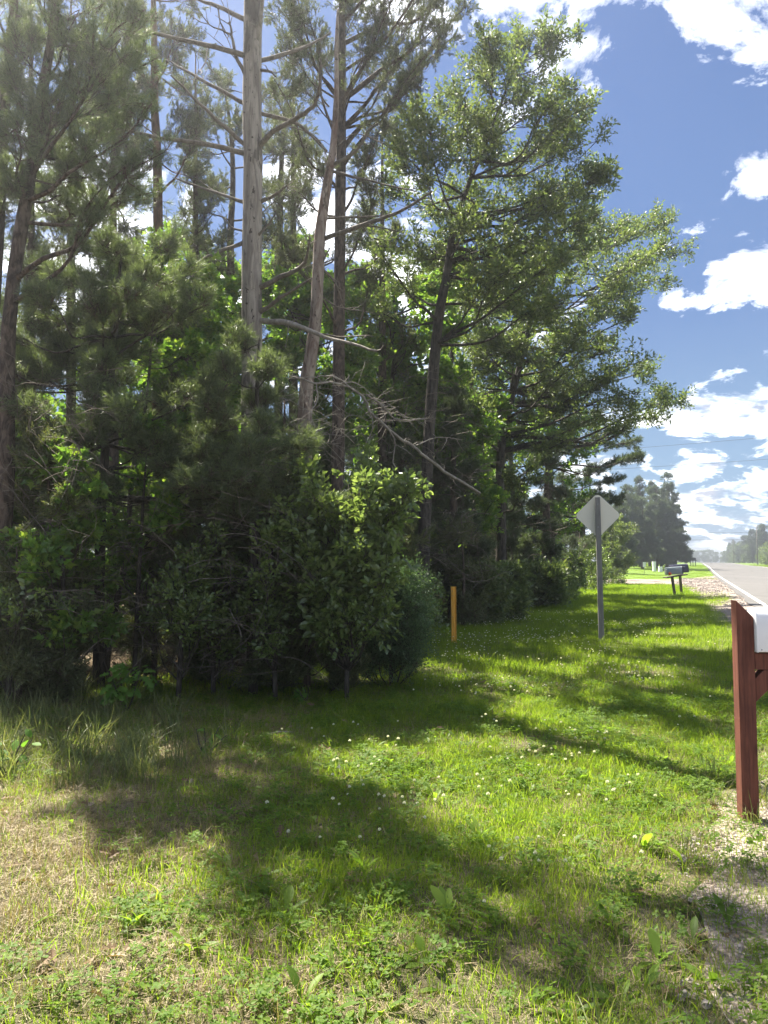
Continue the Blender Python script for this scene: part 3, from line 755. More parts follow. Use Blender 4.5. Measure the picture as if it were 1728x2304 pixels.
# ================================================================== HERO TREES
# --- big pale snag
r = tree('dead_pine', 566, 11.3, 'tall thick bare dead pine with pale grey peeling trunk and long dead limbs', 'dead tree')
D = 11.3
mb = MB(); tp = [P(566, y, D) for y in (-420, -200, 0, 200, 400, 600, 800, 1000, 1200)]
tp = [Vector((P(568, -420, D).x, D+.1, tp[0].z)), P(569, -200, D), P(569, 0, D), P(567, 200, D), P(569, 400, D), P(566, 600, D), P(567, 800, D), P(566, 1050, D), GX(566, D)-Vector((0, 0, .2))]
mb.tube(loc(r, smoothline(tp, 5)), list(np.interp(np.linspace(0, 8, 41), range(9), [.105, .125, .138, .143, .146, .15, .155, .165, .19])), 16, True, .035)
mb.build('trunk', M['bark_snag'], r)
SN = [([(548, 128), (460, 100), (350, 75), (296, 42)], .045, -1.2), ([(544, 236), (443, 173), (375, 135)], .036, .8), ([(544, 329), (489, 270), (443, 228), (384, 169)], .038, -.6),
      ([(544, 346), (477, 327), (359, 310), (253, 287), (169, 274)], .042, -.9), ([(544, 456), (464, 426), (392, 401)], .032, .7), ([(544, 46), (489, 15), (439, -5), (380, -40)], .04, .5),
      ([(546, 180), (530, 120), (520, 70), (515, 50)], .034, -.25), ([(521, 80), (490, 64), (452, 50)], .018, -.4), ([(540, 544), (485, 570), (422, 603)], .036, -.5),
      ([(542, 520), (520, 510), (506, 490)], .02, .2), ([(572, 127), (584, 63), (590, 0), (592, -60)], .052, -.35), ([(586, 139), (640, 122), (700, 100), (744, 72)], .04, .9),
      ([(586, 156), (605, 160), (622, 174)], .03, -.2), ([(590, 253), (658, 274), (700, 305), (735, 342)], .036, .5), ([(580, 338), (612, 297), (675, 262), (708, 232), (719, 190), (720, 130)], .046, -1.0),
      ([(586, 460), (620, 437), (647, 417)], .036, -.3), ([(572, 540), (599, 511), (621, 480)], .026, -.4), ([(586, 654), (633, 622), (675, 603), (692, 574), (697, 533)], .044, -.8),
      ([(590, 709), (633, 669), (702, 626)], .042, -.5), ([(596, 722), (650, 726), (700, 746), (768, 769), (848, 789)], .05, -1.1), ([(700, 746), (760, 757), (840, 757)], .016, -1.3),
      ([(470, 100), (462, 140), (440, 170), (432, 200)], .012, -.8), ([(489, 15), (500, 60), (520, 110)], .014, .2), ([(360, 310), (300, 270), (260, 262)], .012, -.8)]
for pts, r0, dz in SN:
    n_ = len(pts); pp = [P(x, y, D+dz*i/(n_-1)) for i, (x, y) in enumerate(pts)]; pp[0] = P(567+(pts[0][0]-567)*.5, pts[0][1], D) if abs(pts[0][0]-567) < 32 else pp[0]
    q = smoothline(loc(r, pp), 4, .010)
    mb = MB(); mb.tube(q, list(np.linspace(r0, r0*.30, len(q))), 7, True, .08)
    for _ in range(int(n_*1.3)):
        i = random.randint(3, len(q)-1); a = q[i]; d = (q[i]-q[i-1]).normalized()*.6+rv(.7); L = random.uniform(.12, .5)
        mb.tube([a, a+d*L*.5, a+d*L+rv(.06)], [.009, .006, .003], 4, False)
    mb.build('branch', M['bark_dead'] if r0 < .05 else M['bark_pale'], r)

# --- leaning thinner snag with peeled reddish bark
D = 12.4
r = tree('dead_pine', 684, D, 'slender leaning dead pine with reddish peeling bark beside the thick pale snag', 'dead tree')
tk = [(684, 1230, .125), (685, 1008, .125), (689, 869, .115), (704, 772, .105), (713, 675, .1), (720, 530, .095), (737, 410, .075), (749, 337, .06), (757, 217, .045), (757, 96, .03), (760, 20, .014)]
pp = [GX(684, D)-Vector((0, 0, .2))]+[P(x, y, D) for x, y, _ in tk]
mb = MB(); q = smoothline(loc(r, pp), 4); mb.tube(q, list(np.interp(np.linspace(0, len(tk), len(q)), range(len(tk)+1), [.14]+[k[2] for k in tk])), 12, True, .05)
mb.build('trunk', M['bark_snag2'], r)
for pts, r0, dz in [([(750, 372), (802, 337), (831, 289)], .042, -.4), ([(750, 386), (841, 410), (937, 431)], .026, -.6), ([(728, 492), (831, 487), (900, 480)], .024, .6),
                    ([(730, 537), (831, 501), (908, 472), (972, 430)], .045, -.9), ([(720, 600), (754, 636), (770, 680)], .026, .3), ([(722, 598), (735, 570), (741, 560)], .024, -.2),
                    ([(822, 508), (870, 514), (900, 522)], .014, -.7), ([(735, 340), (700, 300), (650, 285)], .02, .5), ([(740, 240), (715, 200), (700, 150)], .016, .2),
                    ([(757, 330), (800, 300), (850, 320)], .012, .2), ([(715, 660), (760, 690), (820, 700)], .014, .4)]:
    n_ = len(pts); q = smoothline(loc(r, [P(x, y, D+dz*i/(n_-1)) for i, (x, y) in enumerate(pts)]), 4, .008)
    mb = MB(); mb.tube(q, list(np.linspace(r0, r0*.35, len(q))), 6, True, .08)
    for _ in range(n_*2):
        i = random.randint(2, len(q)-1); d = (q[i]-q[i-1]).normalized()*.7+rv(.7); L = random.uniform(.1, .45); mb.tube([q[i], q[i]+d*L*.5, q[i]+d*L+rv(.05)], [.008, .005, .002], 4, False)
    mb.build('branch', M['bark_dead'], r)

# --- gnarled fallen limb
D = 9.8
r = empty('fallen_limb', P(995, 1057, 11.5), 'gnarled pale grey dead limb hanging out across the front of the wood', 'dead limb')
LM = [([(650, 845), (676, 852), (706, 861), (735, 860), (764, 864), (790, 874), (812, 888), (826, 908), (831, 926), (850, 945), (870, 960), (900, 985), (928, 1004), (960, 1030), (1000, 1060), (1080, 1110)], .023),
      ([(826, 888), (860, 912), (880, 935), (905, 945), (957, 941)], .014), ([(712, 861), (714, 905), (700, 925), (708, 955), (716, 970)], .010), ([(790, 874), (760, 850), (720, 846), (690, 850), (640, 850)], .013),
      ([(831, 926), (840, 960), (830, 985)], .009), ([(870, 960), (890, 1000), (885, 1040), (905, 1075)], .011), ([(928, 1004), (985, 985), (1040, 990)], .009), ([(764, 864), (800, 860), (850, 905), (862, 930)], .010)]
for pts, r0 in LM:
    q = smoothline(loc(r, [P(x, y, D+max(0, (x-700))/380*1.8) for x, y in pts]), 3, .012)
    mb = MB(); mb.tube(q, list(np.linspace(r0*.5, r0, len(q)) if r0 > .02 else np.linspace(r0, r0*.4, len(q))), 6, True, .08)
    for _ in range(len(pts)*2):
        i = random.randint(2, len(q)-1); d = rv(.8); L = random.uniform(.1, .35); mb.tube([q[i], q[i]+d*L*.5+rv(.04), q[i]+d*L], [.006, .004, .002], 4, False)
    mb.build('branch', M['bark_pale'], r)

random.seed(21)
# --- live jack pine behind the snags
D = 14.2; r = tree('pine_tree', 760, D, 'tall live pine with straight dark trunk and wide thin crown behind the leaning snag', 'pine tree')
TR_ = [(760, 1150), (762, 830), (764, 620), (766, 430), (768, 290), (769, 100), (770, -60), (772, -420)]
cl = [(850, 60, 60), (930, 55, 55), (1000, 45, 45), (900, 135, 55), (970, 110, 50), (1040, 25, 35), (860, 190, 55), (940, 190, 45), (1010, 90, 40), (820, 130, 50), (880, 0, 60), (960, -20, 60), (1030, -40, 50), (760, -200, 80), (860, -240, 80), (960, -260, 70), (660, -220, 80), (780, -340, 80), (880, -380, 70), (680, -380, 70), (1060, -200, 60), (1120, -120, 50),
      (700, 60, 60), (650, 120, 55), (690, 210, 55), (640, 40, 60), (640, 300, 50), (700, 380, 45), (850, 290, 45), (820, 360, 40), (630, 200, 50), (730, 130, 50), (800, 40, 60), (700, -40, 70), (820, -80, 70), (900, -100, 70), (1000, -120, 60), (640, -60, 60),
      (660, 430, 45), (840, 440, 40), (880, 540, 40), (650, 560, 40), (850, 620, 40)]
grow(r, loc(r, [GX(760, D)-Vector((0, 0, .2))]+pxl(TR_, D)), [.14, .125, .12, .11, .105, .095, .08, .06, .03], pclumps(r, cl, D, 1.3), 'short_needles', M['bark_pine'], sub=15, per=7, rise=1.0, flat=.8, limb=1.0, tipup=.5, outw=1.0, spin=1.5, scl=(.7, 1.15))

# --- left edge pines
D = 8.6; r = tree('pine_tree', 5, D, 'forked reddish-dark pine leaning up along the left edge of the picture', 'pine tree')
grow(r, loc(r, [GX(-5, D)-Vector((0, 0, .2))]+pxl([(2, 1300), (15, 1050), (17, 800), (30, 633), (50, 500), (75, 350), (100, 180), (125, 30), (145, -150), (160, -350), (175, -600), (185, -900)], D)), [.10, .09, .085, .08, .075, .07, .06, .05, .045, .035, .025, .012],
     pclumps(r, [(60, -180, 90), (200, -230, 100), (320, -200, 90), (430, -300, 90), (100, -330, 90), (260, -380, 100), (380, -430, 90), (500, -420, 80), (150, -500, 90), (300, -560, 90), (420, -600, 80), (180, -700, 80), (280, -760, 80), (200, -850, 60), (560, -300, 70), (620, -480, 70), (160, 60, 80), (220, 20, 80), (100, -20, 80), (250, 120, 70), (60, 260, 60), (180, 210, 70), (40, 320, 60), (270, 230, 60), (110, 350, 60), (200, 330, 60), (50, 120, 50), (300, 40, 60), (30, 430, 50), (260, -60, 70), (140, 440, 60), (330, 140, 50), (190, 130, 60), (120, 260, 60), (90, 90, 60), (170, 400, 60), (80, 440, 60), (240, 290, 60), (260, 400, 60), (30, 200, 50), (320, 250, 50), (210, 470, 60), (310, 440, 60), (350, 360, 50)], D, 1.0),
     'long_needles', M['bark_pine'], sub=13, per=6, rise=.7, tipup=.5, outw=1.0, spin=1.5, scl=(.6, 1.0))
D = 9.3; r = tree('pine_tree', -40, D, 'dark pine trunk at the very upper left corner', 'pine tree')
grow(r, loc(r, [GX(-60, D)-Vector((0, 0, .2))]+pxl([(-50, 1100), (-25, 800), (-5, 500), (8, 260), (22, 100), (32, 0), (40, -150)], D)), [.10, .1, .09, .08, .07, .06, .05, .03],
     pclumps(r, [(-40, 100, 80), (60, 40, 60), (-60, 300, 80), (10, 420, 60), (80, -60, 70), (-20, -60, 80), (-60, 550, 80), (-50, 700, 70)], D, .9),
     'long_needles', M['bark_pine'], sub=12, per=6, rise=.6, tipup=.5, outw=1.0, spin=1.5, scl=(.6, 1.0))
D = 15.5; r = tree('pine_tree', 345, D, 'thin pine with rust coloured upper trunk left of the pale snag', 'pine tree')
grow(r, loc(r, [GX(350, D)-Vector((0, 0, .2))]+pxl([(356, 700), (354, 360), (348, 250), (347, 120), (345, 0), (340, -150)], D)), [.12, .11, .09, .08, .07, .055, .03],
     pclumps(r, [(340, 60, 55), (400, 80, 45), (380, 150, 50), (300, 120, 50), (330, 200, 50), (410, 210, 40), (280, 40, 50), (350, -40, 60), (420, 0, 35), (290, 210, 50), (400, 300, 45), (260, 300, 50), (300, 350, 50), (440, 310, 40), (250, 180, 50), (430, 400, 45), (210, 260, 50)], D, 1.2),
     'short_needles', M['bark_rust'], sub=13, per=7, rise=.3, tipup=.4, outw=1.0, spin=1.5, scl=(.8, 1.3))
D = 17.5; r = tree('pine_tree', 523, D, 'slim pine with sparse crown just left behind the pale snag', 'pine tree')
grow(r, loc(r, [GX(525, D)-Vector((0, 0, .2))]+pxl([(524, 900), (522, 700), (518, 540), (524, 420), (520, 300), (505, 200)], D)), [.12, .11, .1, .08, .065, .05, .02],
     pclumps(r, [(500, 200, 40), (470, 260, 40), (530, 300, 40), (450, 340, 45), (490, 420, 45), (620, 350, 45), (640, 440, 45), (440, 460, 50), (500, 560, 50), (620, 520, 50), (430, 540, 45), (660, 600, 45), (600, 640, 40), (470, 640, 45), (610, 220, 35)], D, 1.3),
     'short_needles', M['bark_pine'], sub=13, per=7, rise=.5, tipup=.4, outw=1.0, spin=1.5, scl=(.8, 1.3))
D = 19; r = tree('pine_tree', 620, D, 'farther pine with a ragged crown between the two dead trunks', 'pine tree')
grow(r, loc(r, [GX(625, D)-Vector((0, 0, .2))]+pxl([(626, 900), (628, 600), (632, 400), (640, 250)], D)), [.12, .11, .09, .07, .03],
     pclumps(r, [(640, 260, 40), (610, 330, 45), (670, 350, 40), (600, 430, 45), (670, 470, 45), (620, 540, 45), (680, 600, 45), (600, 640, 45), (800, 560, 40), (830, 500, 40)], D, 1.3),
     'short_needles', M['bark_pine'], sub=12, per=7, rise=.4, tipup=.4, outw=1.0, spin=1.5, scl=(.9, 1.4))

# --- red oak
D = 15.5; r = tree('oak_tree', 945, D, 'tall red oak with dark forked trunk and broad leafy crown right of the pines', 'oak tree')
cl = [(1170, 95, 40), (1225, 100, 35), (1262, 88, 24), (1120, 140, 42), (1190, 165, 45), (1060, 180, 42), (1130, 235, 50), (1205, 250, 50), (1270, 225, 36), (1318, 245, 28), (1050, 265, 50), (1352, 385, 28), (1376, 400, 18),
      (1300, 330, 42), (1220, 345, 52), (1130, 340, 52), (1040, 345, 52), (1310, 420, 40), (1230, 450, 52), (1140, 450, 52), (1045, 440, 52), (975, 330, 36), (910, 300, 34), (925, 255, 28), (1320, 490, 26), (1100, 110, 26),
      (1060, 560, 52), (1150, 550, 50), (1250, 545, 46), (985, 470, 44), (960, 560, 44), (880, 330, 34), (870, 420, 34), (1300, 570, 40), (1270, 300, 40), (1000, 600, 40), (1080, 650, 50), (1180, 640, 50), (900, 640, 45), (840, 700, 45), (1000, 240, 30), (860, 560, 34)]+[(random.uniform(930, 1290), random.uniform(230, 720), 38) for _ in range(14)]
grow(r, loc(r, [GX(948, D)-Vector((0, 0, .2))]+pxl([(952, 1280), (960, 1080), (971, 893), (986, 724), (1005, 620), (1020, 520), (1060, 400), (1110, 280), (1150, 170)], D)), [.16, .135, .125, .12, .11, .09, .07, .05, .035, .02],
     pclumps(r, [(a, b_, c_*1.75) for a, b_, c_ in cl], D, 1.7), 'oak_leaves', M['bark_oak'], sub=13, per=6, rise=.55, flat=1.0, limb=1.1, minz=.42, scl=(.5, .95), subr=.009, outw=.4)
# --- second oak reaching over the verge
D = 22; r = tree('oak_tree', 1121, D, 'wide oak whose long low limbs reach right over the verge beyond the sign', 'oak tree')
cl = [(1350, 555, 40), (1415, 520, 38), (1465, 500, 30), (1490, 505, 22), (1500, 560, 30), (1540, 562, 22), (1440, 590, 36), (1490, 625, 24), (1380, 620, 42), (1300, 610, 45), (1425, 655, 32), (1350, 690, 42), (1250, 690, 50),
      (1410, 725, 28), (1290, 770, 46), (1370, 790, 36), (1435, 815, 30), (1460, 830, 18), (1370, 850, 40), (1290, 850, 46), (1430, 890, 34), (1490, 900, 28), (1530, 905, 20), (1480, 945, 24), (1395, 925, 34), (1200, 780, 50), (1150, 700, 50),
      (1090, 800, 50), (1190, 880, 50), (1050, 980, 46), (1150, 980, 46), (1000, 900, 46), (1250, 1000, 40), (1080, 1060, 40), (960, 980, 40), (1180, 1070, 36), (1320, 560, 30), (1060, 720, 45), (1120, 620, 45), (1220, 600, 45), (1020, 850, 50), (1100, 920, 50), (1290, 930, 40), (1340, 500, 30), (1000, 760, 40)]+[(random.uniform(1010, 1400), random.uniform(580, 960), 36) for _ in range(18)]
grow(r, loc(r, [GX(1121, D)-Vector((0, 0, .2))]+pxl([(1128, 1200), (1125, 1090), (1130, 980), (1155, 880), (1180, 780), (1205, 680), (1240, 590)], D)), [.16, .14, .13, .12, .10, .08, .06, .03],
     pclumps(r, [(a, b_, c_*1.6) for a, b_, c_ in cl], D, 2.2), 'oak_leaves', M['bark_oak'], sub=13, per=6, rise=.35, flat=.9, limb=1.2, minz=.25, scl=(.7, 1.1), subr=.009, outw=.4)
# --- light green maples further in, lit from behind
for px, D, reg, seed, lb in ((880, 20, (800, 1040, 600, 980), 31, 'light green leafy tree behind the red oak trunk'), (700, 17, (600, 820, 640, 1000), 32, 'light green leafy tree between the live pine and pale snag'),
                             (1060, 27, (960, 1260, 560, 1000), 33, 'light green leafy tree between the two oaks'), (430, 15, (330, 560, 620, 1080), 34, 'sunlit young maple behind the big white pine'), (560, 21, (420, 760, 560, 900), 35, 'leafy tree far behind the pale snag'),
                             (1150, 30, (1000, 1330, 830, 1180), 36, 'light green leafy tree low between the wide oak and its neighbours'), (1010, 21, (900, 1130, 900, 1230), 37, 'low leafy tree behind the yellow marker post and cedar')):
    random.seed(seed); r = tree('maple_tree', px, D, lb, 'maple tree')
    cl = [(random.uniform(reg[0], reg[1]), random.uniform(reg[2], reg[3]), random.uniform(30, 46)) for _ in range(34)]
    grow(r, loc(r, [GX(px, D)-Vector((0, 0, .2))]+pxl([(px+6, 1150), (px-4, 950), (px+8, 780), (px+4, reg[2])], D)), [.1, .09, .07, .05, .02], pclumps(r, cl, D, 1.6), 'maple_leaves', M['bark_oak'], sub=10, per=6, rise=.6, scl=(.8, 1.3), minz=.2)

# --- pine boughs at the right end of the wood
D = 30; r = tree('pine_tree', 1240, D, 'dark pine with long flat boughs pointing right above the sign', 'pine tree')
cl = [(1390, 975, 26), (1425, 1000, 22), (1440, 1030, 16), (1400, 1040, 26), (1350, 1000, 32), (1340, 1060, 36), (1380, 1085, 26), (1290, 1010, 36), (1280, 1080, 40), (1340, 1120, 34), (1390, 1130, 24), (1300, 1140, 36), (1240, 1110, 36), (1360, 1170, 30), (1220, 1040, 40), (1290, 1190, 36), (1240, 1180, 36), (1340, 940, 24), (1340, 1220, 28), (1280, 950, 36), (1230, 900, 40)]
grow(r, loc(r, [GX(1240, D)-Vector((0, 0, .2))]+pxl([(1238, 1200), (1236, 1050), (1236, 950), (1238, 850)], D)), [.2, .18, .14, .08, .03],
     pclumps(r, cl, D, 2.0), 'long_needles_far', M['bark_pine'], sub=11, per=7, rise=.1, flat=.35, minz=.1, scl=(.6, 1.0), tipup=.25, outw=1.1)

# --- young white pine, the big soft mass on the left
D = 9.4; r = tree('white_pine', 222, D, 'young white pine with long soft needles filling the left of the wood', 'pine tree')
cl0 = [(262+random.uniform(-45, 45), y, 45) for y in range(560, 1000, 34)]; cl = []
for y in range(560, 1180, 62):
    wdt = 150+(y-560)*.55
    xs = np.arange(230-wdt, 230+wdt*1.25, 92)
    for x in xs:
        if 1180-y < 60 and x > 520: continue
        cl.append((x+random.uniform(-25, 25), y+random.uniform(-22, 22)+abs(x-230)*.06, random.uniform(36, 58)))
cl = [c_ for c_ in cl if random.random() < .72 and c_[0] > -80]+cl0
grow(r, loc(r, [GX(222, D)-Vector((0, 0, .2))]+pxl([(222, 1480), (226, 1190), (238, 1000), (250, 850), (262, 720), (270, 620), (272, 570)], D)), [.08, .07, .06, .05, .04, .03, .018, .008],
     pclumps(r, cl, D, 1.3), 'long_needles', M['bark_oak'], sub=10, per=6, rise=.12, flat=.55, limb=.75, tipup=.45, outw=1.0, minz=.25, scl=(.7, 1.15), spin=1.5)
D = 9.0; r = tree('white_pine', 560, D, 'smaller white pine with drooping long needles in front of the pale snag', 'pine tree')
cl = []
for y in range(780, 1300, 62):
    wdt = 30+(y-760)*.34
    for x in np.arange(575-wdt, 575+wdt, 105): cl.append((x+random.uniform(-20, 20), y+random.uniform(-18, 18), random.uniform(32, 48)))
grow(r, loc(r, [GX(570, D)-Vector((0, 0, .2))]+pxl([(572, 1300), (576, 1000), (580, 830), (583, 760)], D)), [.06, .05, .035, .02, .008],
     pclumps(r, cl, D, .8), 'long_needles', M['bark_oak'], sub=9, per=6, rise=.15, flat=.6, limb=.6, tipup=.5, outw=1.0, minz=.2, scl=(.7, 1.1), spin=1.5)
# slim dark stem leaning beside the white pine
D = 10.2; r = tree('slim_tree', 238, D, 'thin dark leaning stem right beside the white pine trunk', 'tree')
grow(r, loc(r, [GX(236, D)-Vector((0, 0, .2))]+pxl([(248, 1420), (275, 1300), (287, 1210), (300, 1050), (330, 900), (345, 700)], D)), [.05, .045, .04, .035, .03, .02, .01],
     pclumps(r, [(360, 740, 50), (420, 800, 50), (300, 640, 50), (440, 950, 60), (400, 1060, 50), (450, 640, 45), (370, 560, 40), (500, 700, 40), (470, 860, 50)], D+1, 1.0),
     'maple_leaves', M['bark_oak'], sub=10, per=5, scl=(.6, 1.0), minz=.4)
# red-tinged maple behind
# --- cedars along the front
def cedar(px, D, htop, wpx, label, seed, n=1.0):
    random.seed(seed); r = tree('cedar_bush', px, D, label, 'cedar bush'); b = GX(px, D); ybase = 1152-F*math.tan(math.atan((b.z-HC)/D)-PITCH)
    cl = []; y = htop
    while y < ybase-5:
        f = (y-htop)/(ybase-htop); wd = wpx*(.18+.82*f**.7) if f < .75 else wpx*(1-.25*(f-.75)/.25)
        k = max(1, int(wd/40*n))
        for _ in range(k): cl.append((px+random.uniform(-wd, wd), y+random.uniform(-20, 20), random.uniform(26, 46)))
        y += 40
    grow(r, loc(r, [b-Vector((0, 0, .1)), P(px+4, (ybase+htop)/2, D), P(px-3, htop, D)]), [.05, .03, .006],
         pclumps(r, cl, D, wpx/F*D*.8), 'cedar_fronds', M['bark_pine'], sub=10, per=6, rise=.5, flat=.9, limb=.5, tipup=.4, outw=.9, minz=.05, scl=(.8, 1.4), spin=1.5)
cedar(110, 8.7, 1000, 150, 'dark cedar bush at the foot of the left edge pine', 1)
cedar(40, 8.2, 1230, 110, 'low cedar bush at the lower left edge of the wood', 2)
cedar(560, 9.6, 1090, 150, 'brownish cedar bush left of the shiny leaved shrub', 3, 1.3)
cedar(690, 9.3, 1180, 100, 'cedar bush tucked behind the shiny leaved shrub', 5)
cedar(1040, 16.5, 1190, 80, 'small cedar bush standing behind the yellow marker post', 6)
cedar(930, 13.5, 1230, 60, 'narrow cedar bush left of the yellow marker post', 7)
cedar(345, 9.8, 1260, 80, 'small cedar bush in the shade right of the white pine trunk', 8)
# --- shrubs
def shrub(name, px, D, pts, kitn, label, dj, seed, sub=9, per=6, scl=(.8, 1.2), stems=5, tip=.4, cat='shrub', mt='bark_oak', flat=.9):
    random.seed(seed); r = tree(name, px, D, label, cat); b = GX(px, D)
    top = min(p[1] for p in pts); xm = sum(p[0] for p in pts)/len(pts)
    grow(r, loc(r, [b-Vector((0, 0, .1)), P((px+xm)/2, (top+1500)/2, D), P(xm, top+30, D)]), [.03, .022, .006], pclumps(r, pts, D, dj), kitn, M[mt], sub=sub, per=per, rise=1.2, flat=flat, limb=.45, tipup=tip, minz=.0, scl=scl, leafname='foliage', woodname='stem', spin=.9)
pts = []
random.seed(5)
for k in range(16):
    bx = 785+random.uniform(-100, 90); tx = 775+random.uniform(-150, 135); ty = 1010+abs(tx-775)*.8+random.uniform(-20, 150)
    for q in range(7):
        u = .22+.78*q/6; pts.append((bx+(tx-bx)*u+random.uniform(-14, 14), 1490+(ty-1490)*u, random.uniform(20, 38)))
shrub('glossy_shrub', 780, 8.7, pts, 'shrub_leaves', 'upright shrub with shiny oval leaves sparkling in the sun at the edge of the wood', .55, 6, sub=5, per=6, scl=(.7, 1.5))
pts = []
for y in range(1330, 1530, 34):
    f = (y-1330)/200; wd = 50+50*f
    for _ in range(6): pts.append((880+random.uniform(-wd, wd*.9), y, random.uniform(26, 40)))
shrub('feathery_shrub', 880, 9.9, pts, 'fine_leaves', 'soft rounded shrub with tiny pale green leaves at the foot of the shiny shrub', .5, 7, sub=9, per=6, scl=(.9, 1.4))
pts = [(945+random.uniform(-30, 30), y, 22) for y in range(1310, 1430, 20)]
shrub('small_shrub', 948, 13.8, pts, 'shrub_leaves', 'small leafy shrub just left of the yellow marker post', .4, 8, sub=8, per=6)
pts = [(470+random.uniform(-60, 60), y, 32) for y in range(1280, 1480, 26)]
shrub('small_shrub', 480, 9.0, pts, 'shrub_leaves', 'shaded small leafy shrub in front of the brownish cedar', .4, 9, sub=6, per=5)
for i, (px, D, top, wd, lb) in enumerate([(1190, 22, 1290, 60, 'low green bush at the foot of the wide oak'), (1270, 27, 1250, 50, 'leafy bush left of the sign post'), (1120, 19, 1310, 50, 'low bush right of the yellow marker post'),
                                          (1330, 34, 1230, 40, 'leafy bush at the right foot of the wood behind the sign'), (1382, 44, 1180, 30, 'bright green young bush just right of the sign near the driveway'), (1240, 24, 1290, 45, 'low bush between the wide oak and sign post'), (1080, 17.5, 1300, 40, 'low leafy bush behind and right of the yellow post')]):
    b = GX(px, D); yb = 1152-F*math.tan(math.atan((b.z-HC)/D)-PITCH); random.seed(40+i)
    pts = [(px+random.uniform(-wd, wd), random.uniform(top, yb-8), 24) for _ in range(22)]
    shrub('leafy_bush', px, D, pts, 'shrub_leaves' if i % 2 else 'oak_leaves', lb, D*.04, 50+i, sub=8, per=6, scl=(.8, 1.3), cat='bush')
def brush(px, D, reg, n_, label, m_, seed, r0=.0045):
    random.seed(seed); b = GX(px, D); r = empty('twiggy_brush', b, label, 'bare brush'); mb = MB()
    for _ in range(n_):
        x = random.uniform(reg[0], reg[1]); y = random.uniform(reg[2], reg[3]); p = P(x, y, D+random.uniform(-.5, .5))-b
        a = random.uniform(0, 6.28); d = Vector((math.cos(a), math.sin(a)*.6, random.uniform(-.1, 1.0))).normalized(); q = [p]
        L = random.uniform(.25, 1.1)
        for k in range(6): d = (d+rv(.30)-Vector((0, 0, .10))).normalized(); q.append(q[-1]+d*L/6)
        mb.tube(q, list(np.linspace(r0*random.uniform(.7, 1.5), r0*.4, 7)), 3, False)
        for _k in range(3):
            i0 = random.randint(2, 5); e = (d+rv(.9)).normalized()*L*.3; mb.tube([q[i0], q[i0]+e*.5+rv(.02), q[i0]+e], [r0*.6, r0*.45, r0*.3], 3, False)
    mb.build('twigs', m_, r)['kind'] = 'stuff'
brush(520, 8.6, (380, 640, 1040, 1540), 120, 'tangle of thin grey dead twigs before the brownish cedar', M['bark_dead'], 61)
brush(120, 8.2, (0, 230, 850, 1520), 130, 'thin grey dead twigs under the left edge pine', M['bark_dead'], 62)
brush(330, 9.0, (230, 420, 1150, 1520), 80, 'dark bare twigs round the white pine trunk', M['bark_dead'], 63)
brush(1000, 15, (840, 1100, 850, 1330), 170, 'dead twigs in the shade behind the yellow marker post', M['bark_dead'], 64, .007)
brush(1180, 23, (1080, 1320, 880, 1330), 150, 'bare twigs hanging round the wide oak trunk', M['bark_dead'], 65, .009)
brush(700, 11.5, (600, 860, 880, 1060), 70, 'pale dead twigs hanging round the foot of the leaning snag', M['bark_pale'], 66)
# extra conifer boughs closing the wall of the wood
for i, (px, D, lobes, kn, lb) in enumerate([(150, 8.3, [(150, 1180, 90, 200), (90, 1330, 80, 120)], 'maple_leaves', 'shaded leafy sapling before the dark cedar at the left'),
        (400, 8.5, [(390, 1300, 80, 160), (440, 1400, 60, 80)], 'shrub_leaves', 'loose leafy bush between the white pine trunk and the brownish cedar'), (300, 9.1, [(320, 1130, 100, 200)], 'maple_leaves', 'thin leafy sapling right beside the white pine trunk'),
        (620, 8.7, [(620, 1240, 70, 180), (600, 1380, 60, 90)], 'shrub_leaves', 'thin leafy bush at the left side of the shiny leaved shrub'), (20, 8.0, [(20, 1390, 80, 120)], 'shrub_leaves', 'leafy bush at the left edge of the wood')]):
    random.seed(70+i); pts = [(cx+random.gauss(0, wx*.5), cy+random.gauss(0, wy*.5), random.uniform(18, 34)) for cx, cy, wx, wy in lobes for _ in range(9)]
    pts = [q for q in pts if q[1] < 1500]
    shrub('leafy_bush', px, D, pts, kn, lb, .5, 80+i, sub=4, per=5, scl=(.6, 1.1), cat='bush')
# trees filling the middle right edge, seen between and under the oak crowns
random.seed(77)
def wpine(px, D, top, wpx, label, kitn='long_needles_far', step=34, scl=(.6, 1.0), bot=None, name='white_pine', bark='bark_pine', lean=0, sub=9, n=1.0, power=.8):
    r = tree(name, px, D, label, 'pine tree'); b = GX(px, D); yb = 1152-F*math.tan(math.atan((b.z-HC)/D)-PITCH); cl = []; y = top
    bot = bot or yb-10
    while y < bot:
        f = (y-top)/(bot-top); wd = wpx*(.12+.88*f**power)
        for _ in range(max(1, int(wd/22*n))): cl.append((px+lean*(1-f)+random.uniform(-wd, wd), y+random.uniform(-10, 10), random.uniform(.75, 1.2)*step*.8))
        y += step
    grow(r, loc(r, [b-Vector((0, 0, .2)), P(px+lean*.4, (yb+top)/2, D), P(px+lean, top, D)]), [min(.012*D*.7, .22), min(.008*D*.7, .15), .01], pclumps(r, cl, D, wpx/F*D*.6), kitn, M[bark], sub=sub, per=6, rise=.05, flat=.45, limb=.8, tipup=.3, outw=1.0, minz=.08, scl=scl, spin=1.2)
wpine(1020, 18, 900, 90, 'soft white pine behind the yellow marker post')
wpine(1230, 26, 1010, 90, 'dark young white pine left behind the diamond sign')
wpine(1130, 25, 930, 90, 'shaded white pine behind the wide oak trunk')
wpine(1310, 37, 1080, 70, 'shaded conifer directly behind the diamond sign')
wpine(1362, 52, 1130, 36, 'young light green conifer right of the sign', 'short_needles_far')
wpine(900, 17, 1000, 80, 'shaded white pine behind the shiny leaved shrub')
